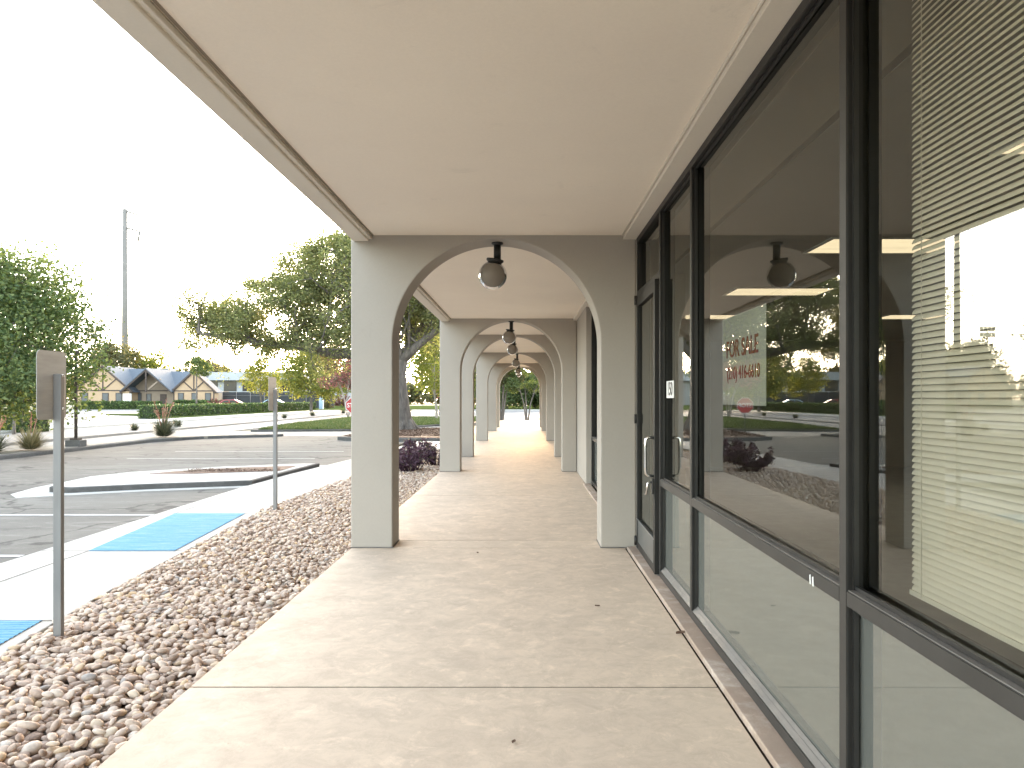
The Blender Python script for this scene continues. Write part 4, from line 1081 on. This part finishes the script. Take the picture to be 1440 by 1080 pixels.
# ------------------------------------------------------------------ house across the street
hs = empty('tudor_house', (-58.5, 114, -.1), 'low tudor style house with peach gables and blue grey roofs', 'house')
HF = 114.0
def gable(cx, hw, zb, za, y, name='gable', mat='plaster', dep=9):
    g = MB(); g.prism_y([(cx - hw, -.1), (cx + hw, -.1), (cx + hw, zb), (cx, za), (cx - hw, zb)], y, y + dep * .66); g.build(name, M[mat], hs)
    t = MB(); w = .17
    def beam(p, q, yy=y - .06, w=w):
        p = Vector((p[0], 0, p[1])); q = Vector((q[0], 0, q[1])); d = (q - p).normalized(); n = Vector((-d.z, 0, d.x)) * w / 2
        c = [p + n, q + n, q - n, p - n]; t.prism_y([(v.x, v.z) for v in c], yy, y - .003)
    ov = .35
    beam((cx - hw - ov, zb - ov * (za - zb) / hw + .05), (cx, za + .08), y - .30, .26); beam((cx + hw + ov, zb - ov * (za - zb) / hw + .05), (cx, za + .08), y - .31, .26)
    beam((cx - hw, zb), (cx + hw, zb)); beam((cx, zb), (cx, za), y - .07)
    beam((cx, zb), (cx - hw * .5, (zb + za) / 2), y - .08); beam((cx, zb), (cx + hw * .5, (zb + za) / 2), y - .08)
    for x in (cx - hw + .1, cx + hw - .1): beam((x, 0), (x, zb), y - .05)
    t.build('timber', M['timber'], hs)
    rf = MB()   # roof planes of this gable running back
    for s in (-1, 1):
        e = (cx + s * (hw + ov), zb - ov * (za - zb) / hw)
        p = [(e[0], e[1]), (cx, za), (cx, za + .16), (e[0], e[1] + .16)]
        rf.prism_y(p if s < 0 else p[::-1], y - .28, y + dep)
    rf.build('roof', M['shingle'], hs)
gable(-65.4, 4.3, 2.75, 6.45, HF)
gable(-51.4, 3.2, 2.7, 5.65, HF + .2, dep=2.2)
# recessed entry under the middle gable
cx, hw, zb, za, y = -58.5, 3.75, 2.75, 6.05, HF + 2.2
MB().prism_y([(cx - hw, -.1), (cx + hw, -.1), (cx + hw, zb), (cx, za), (cx - hw, zb)], y, y + 4).build('entry_wall', M['plastershade'], hs)
rf = MB()
for s in (-1, 1):
    e = (cx + s * (hw + .3), zb - .26); p = [(e[0], e[1]), (cx, za), (cx, za + .16), (e[0], e[1] + .16)]
    rf.prism_y(p if s < 0 else p[::-1], HF - .6, y + 7)
rf.build('roof', [M['shingle']], hs)
t = MB()
for s in (-1, 1):
    e = (cx + s * (hw + .25), zb - .22)
    t.prism_y([(e[0], e[1] - .02), (cx, za - .03), (cx, za - .30), (e[0], e[1] - .28)] if s > 0 else [(e[0], e[1] - .28), (cx, za - .30), (cx, za - .03), (e[0], e[1] - .02)], HF - .55, HF - .40)
t.box((cx - .12, HF - .52, 2.5), (cx + .12, HF - .42, za - .3)); t.box((cx - hw, y - .1, zb - .1), (cx + hw, y - .004, zb + .1))
t.build('timber', M['timber'], hs)
m = MB(); m.prism_y([(cx + .2, 3.0), (cx + 2.1, 4.6), (cx + 2.25, 4.42), (cx + .35, 2.82)], HF - .38, HF - .22); m.build('brace', M['plastershade'], hs)
# roof slopes facing the street between the gables
def slope(x0, x1, zr, zl):
    m = MB(); m.prism_x([(HF + 2.32, zl + (zr - zl) * .22), (HF + 7.0, zr), (HF + 7.0, zr - .2), (HF + 2.32, zl + (zr - zl) * .22 - .2)], x0, x1); m.build('roof', M['shingle'], hs)
slope(-65.3, -58.6, 6.4, 2.6); slope(-58.4, -51.5, 5.95, 2.6)
MB().box((-69.6, HF + 4, -.1), (-49.5, HF + 9, 2.7)).build('rear_wall', M['plastershade'], hs)
def window(x, z0, z1, w, y):
    f = MB(); f.box((x - w / 2 - .12, y - .05, z0 - .1), (x + w / 2 + .12, y - .004, z1 + .1)); o = f.build('window', M['timber'], hs)
    MB().box((x - w / 2, y - .07, z0), (x + w / 2, y - .052, z1)).build('window_pane', M['housewin'], o)
for x in (-68.2, -65.0, -62.9): window(x, .6, 2.3, .8, HF)
for x in (-53.4, -51.3, -49.2): window(x, .7, 2.3, .7, HF + .2)
window(-59.4, .0, 2.2, .6, y); window(-61.0, .8, 2.3, .7, y)
MB().box((-57.6, y - .08, 0), (-56.6, y - .005, 2.2)).build('door', M['timber'], hs)
b = MB().box((-62.25, HF - .12, 1.05), (-60.95, HF - .07, 2.25)).build('banner', M['white'], hs)
m = MB()
for k in range(5): m.box((-62.05 + k * .19, HF - .128, 1.50 + .03 * (k % 2)), (-61.90 + k * .19, HF - .121, 1.78))
m.build('banner_print', M['bluepaint'], b)

# pale flat roofed building and another behind the trees
fb = empty('flat_roofed_building', (-62, 150, -.1), 'pale flat roofed building with deep white fascia right of the house', 'building')
MB().box((-66.5, 150, -.1), (-46, 162, 5.2)).build('wall', M['farwhite'], fb)
MB().box((-67.5, 148.2, 5.2), (-45, 163, 6.85)).build('fascia', M['farwhite'], fb)
for x in (-65.2, -61.4, -57.6, -53.8, -50.0): MB().box((x, 149.94, 3.0), (x + 2.6, 149.99, 5.0)).build('window', M['darkglass'], fb)
MB().box((-66, 149.9, 1.2), (-46.5, 149.98, 2.4)).build('dark_band', M['mesh'], fb)
fb2 = empty('colonnade_building', (-50, 178, -.1), 'far grey building with white columns above the dark fence', 'building')
MB().box((-62, 180, -.1), (-34, 192, 7.2)).build('wall', M['signback'], fb2)
MB().box((-62.5, 178.5, 5.8), (-33.5, 192.5, 7.6)).build('fascia', M['farwhite'], fb2)
for x in (-60, -56, -52.5, -49.5, -46.5, -43, -39.5, -36): MB().box((x, 178.7, -.1), (x + .8, 179.4, 5.78)).build('column', M['farwhite'], fb2)
# fence
fe = empty('screened_fence', (-44, 118, -.1), 'dark screened fence running behind the long hedge', 'fence')
MB().box((-48.5, 118.0, 0), (-30.6, 118.05, 2.55)).build('screen', M['mesh'], fe)
m = MB(); m.tube([(-48.5, 117.95, 1.95), (-30.6, 117.95, 1.95)], .04, 6); m.build('rail', M['galv'], fe)
for k in range(9): MB().tube([(-48.5 + k * 2.237, 117.93, -.1), (-48.5 + k * 2.237, 117.93, 2.6)], .05, 6).build('fence_post', M['galv'], fe)
pb = empty('blue_pillar', (-28.6, 102.8, -.1), 'pale blue pillar with an orange cap at the end of the hedge', 'pillar')
MB().box((-28.75, 102.6, -.1), (-28.2, 103.1, 2.0)).build('pillar_body', M['bluepaint'], pb, bev=.03)
MB().lathe((-28.9, 103.0, 2.05), [(.02, 0), (.28, .02), (.28, .35), (.15, .5), (.02, .52)], 12).build('orange_cap', M['orange'], pb)

# ------------------------------------------------------------------ parked cars
def car(label, x, y, mat, heading):
    c = empty('parked_car', (x, y, -.1), label, 'car', 'cars parked behind the hedge'); z = -.1
    body = [(-2.2, .35), (-2.25, .75), (-2.1, .92), (-1.2, .98), (1.0, 1.0), (2.05, .92), (2.2, .7), (2.2, .35)]
    cab = [(-1.25, .975), (-.55, 1.42), (.85, 1.46), (1.75, .99)]
    MB().prism_y([(x + a, z + b) for a, b in body[::-1]], y - .86, y + .86).build('body', mat, c, bev=.07)
    MB().prism_y([(x + a, z + b) for a, b in cab], y - .72, y + .72).build('cabin', mat, c, bev=.08)
    for s in (-1, 1):
        MB().prism_y([(x + a, z + b) for a, b in [(-1.02, 1.02), (-.5, 1.36), (.1, 1.38), (.1, 1.02)]], y + s * .725 - .004, y + s * .725 + .004).build('side_window', M['darkglass'], c)
        MB().prism_y([(x + a, z + b) for a, b in [(.18, 1.02), (.18, 1.38), (.8, 1.38), (1.4, 1.02)]], y + s * .725 - .004, y + s * .725 + .004).build('side_window', M['darkglass'], c)
        for a in (-1.35, 1.35):
            MB().tube([(x + a, y + s * .66, z + .33), (x + a, y + s * .88, z + .33)], .33, 20, smooth=False).build('wheel', M['tyre'], c)
            MB().tube([(x + a, y + s * .80, z + .33), (x + a, y + s * .89, z + .33)], .2, 14, smooth=False).build('rim', M['galv'], c)
    m = MB(); m.add([(x - 1.24, y - .62, z + 1.01), (x - 1.24, y + .62, z + 1.01), (x - .62, y + .58, z + 1.39), (x - .62, y - .58, z + 1.39)], [(0, 1, 2, 3)])
    m.build('windscreen', M['darkglass'], c)
    c.rotation_euler.z = heading
    return c
car('red car parked behind the long hedge left of the far sign post', -42.6, 106, M['carred'], R(8))
car('pale blue car parked behind the hedge beside the far sign post', -37.0, 107.5, M['carblue'], R(5))

# ------------------------------------------------------------------ light and camera
SUN_AZ, SUN_EL = -1.0, 7.5        # degrees from +Y (towards +X positive), elevation
w = bpy.data.worlds.new('World'); sc.world = w; w.use_nodes = True
nt = w.node_tree; bg = nt.nodes['Background']
sky = nt.nodes.new('ShaderNodeTexSky'); sky.sky_type = 'NISHITA'; sky.sun_disc = False
sky.sun_elevation = R(SUN_EL); sky.sun_rotation = R(SUN_AZ); sky.air_density = 1.0; sky.dust_density = 2.0; sky.ozone_density = 1.0
hs_ = nt.nodes.new('ShaderNodeHueSaturation'); hs_.inputs['Saturation'].default_value = 0.56
nt.links.new(sky.outputs[0], hs_.inputs['Color']); nt.links.new(hs_.outputs[0], bg.inputs['Color']); bg.inputs['Strength'].default_value = 0.15
sl = bpy.data.lights.new('sun', 'SUN'); sl.energy = 0.5; sl.angle = R(8); sl.color = (1.0, .56, .20)
so = bpy.data.objects.new('sun', sl); COL.objects.link(so)
d = Vector((math.sin(R(SUN_AZ)) * math.cos(R(SUN_EL)), math.cos(R(SUN_AZ)) * math.cos(R(SUN_EL)), math.sin(R(SUN_EL))))
so.rotation_euler = (-d).to_track_quat('-Z', 'Y').to_euler(); so.location = (0, 20, 30)

cam = bpy.data.cameras.new('camera'); co = bpy.data.objects.new('camera', cam); COL.objects.link(co)
co.location = (0, 0, 1.5); co.rotation_euler = (R(90), 0, 0)
cam.sensor_fit = 'HORIZONTAL'; cam.sensor_width = 36; cam.lens = 1035 / 1440 * 36
cam.shift_x = -18.5 / 1440; cam.shift_y = 20.5 / 1440
cam.clip_start = .05; cam.clip_end = 3000
sc.camera = co
sc.view_settings.view_transform = 'Standard'; sc.view_settings.look = 'None'; sc.view_settings.gamma = 1
sc.view_settings.exposure = 3.95
sc.cycles.max_bounces = 10; sc.cycles.transparent_max_bounces = 24; sc.cycles.diffuse_bounces = 6
sc.cycles.use_denoising = True
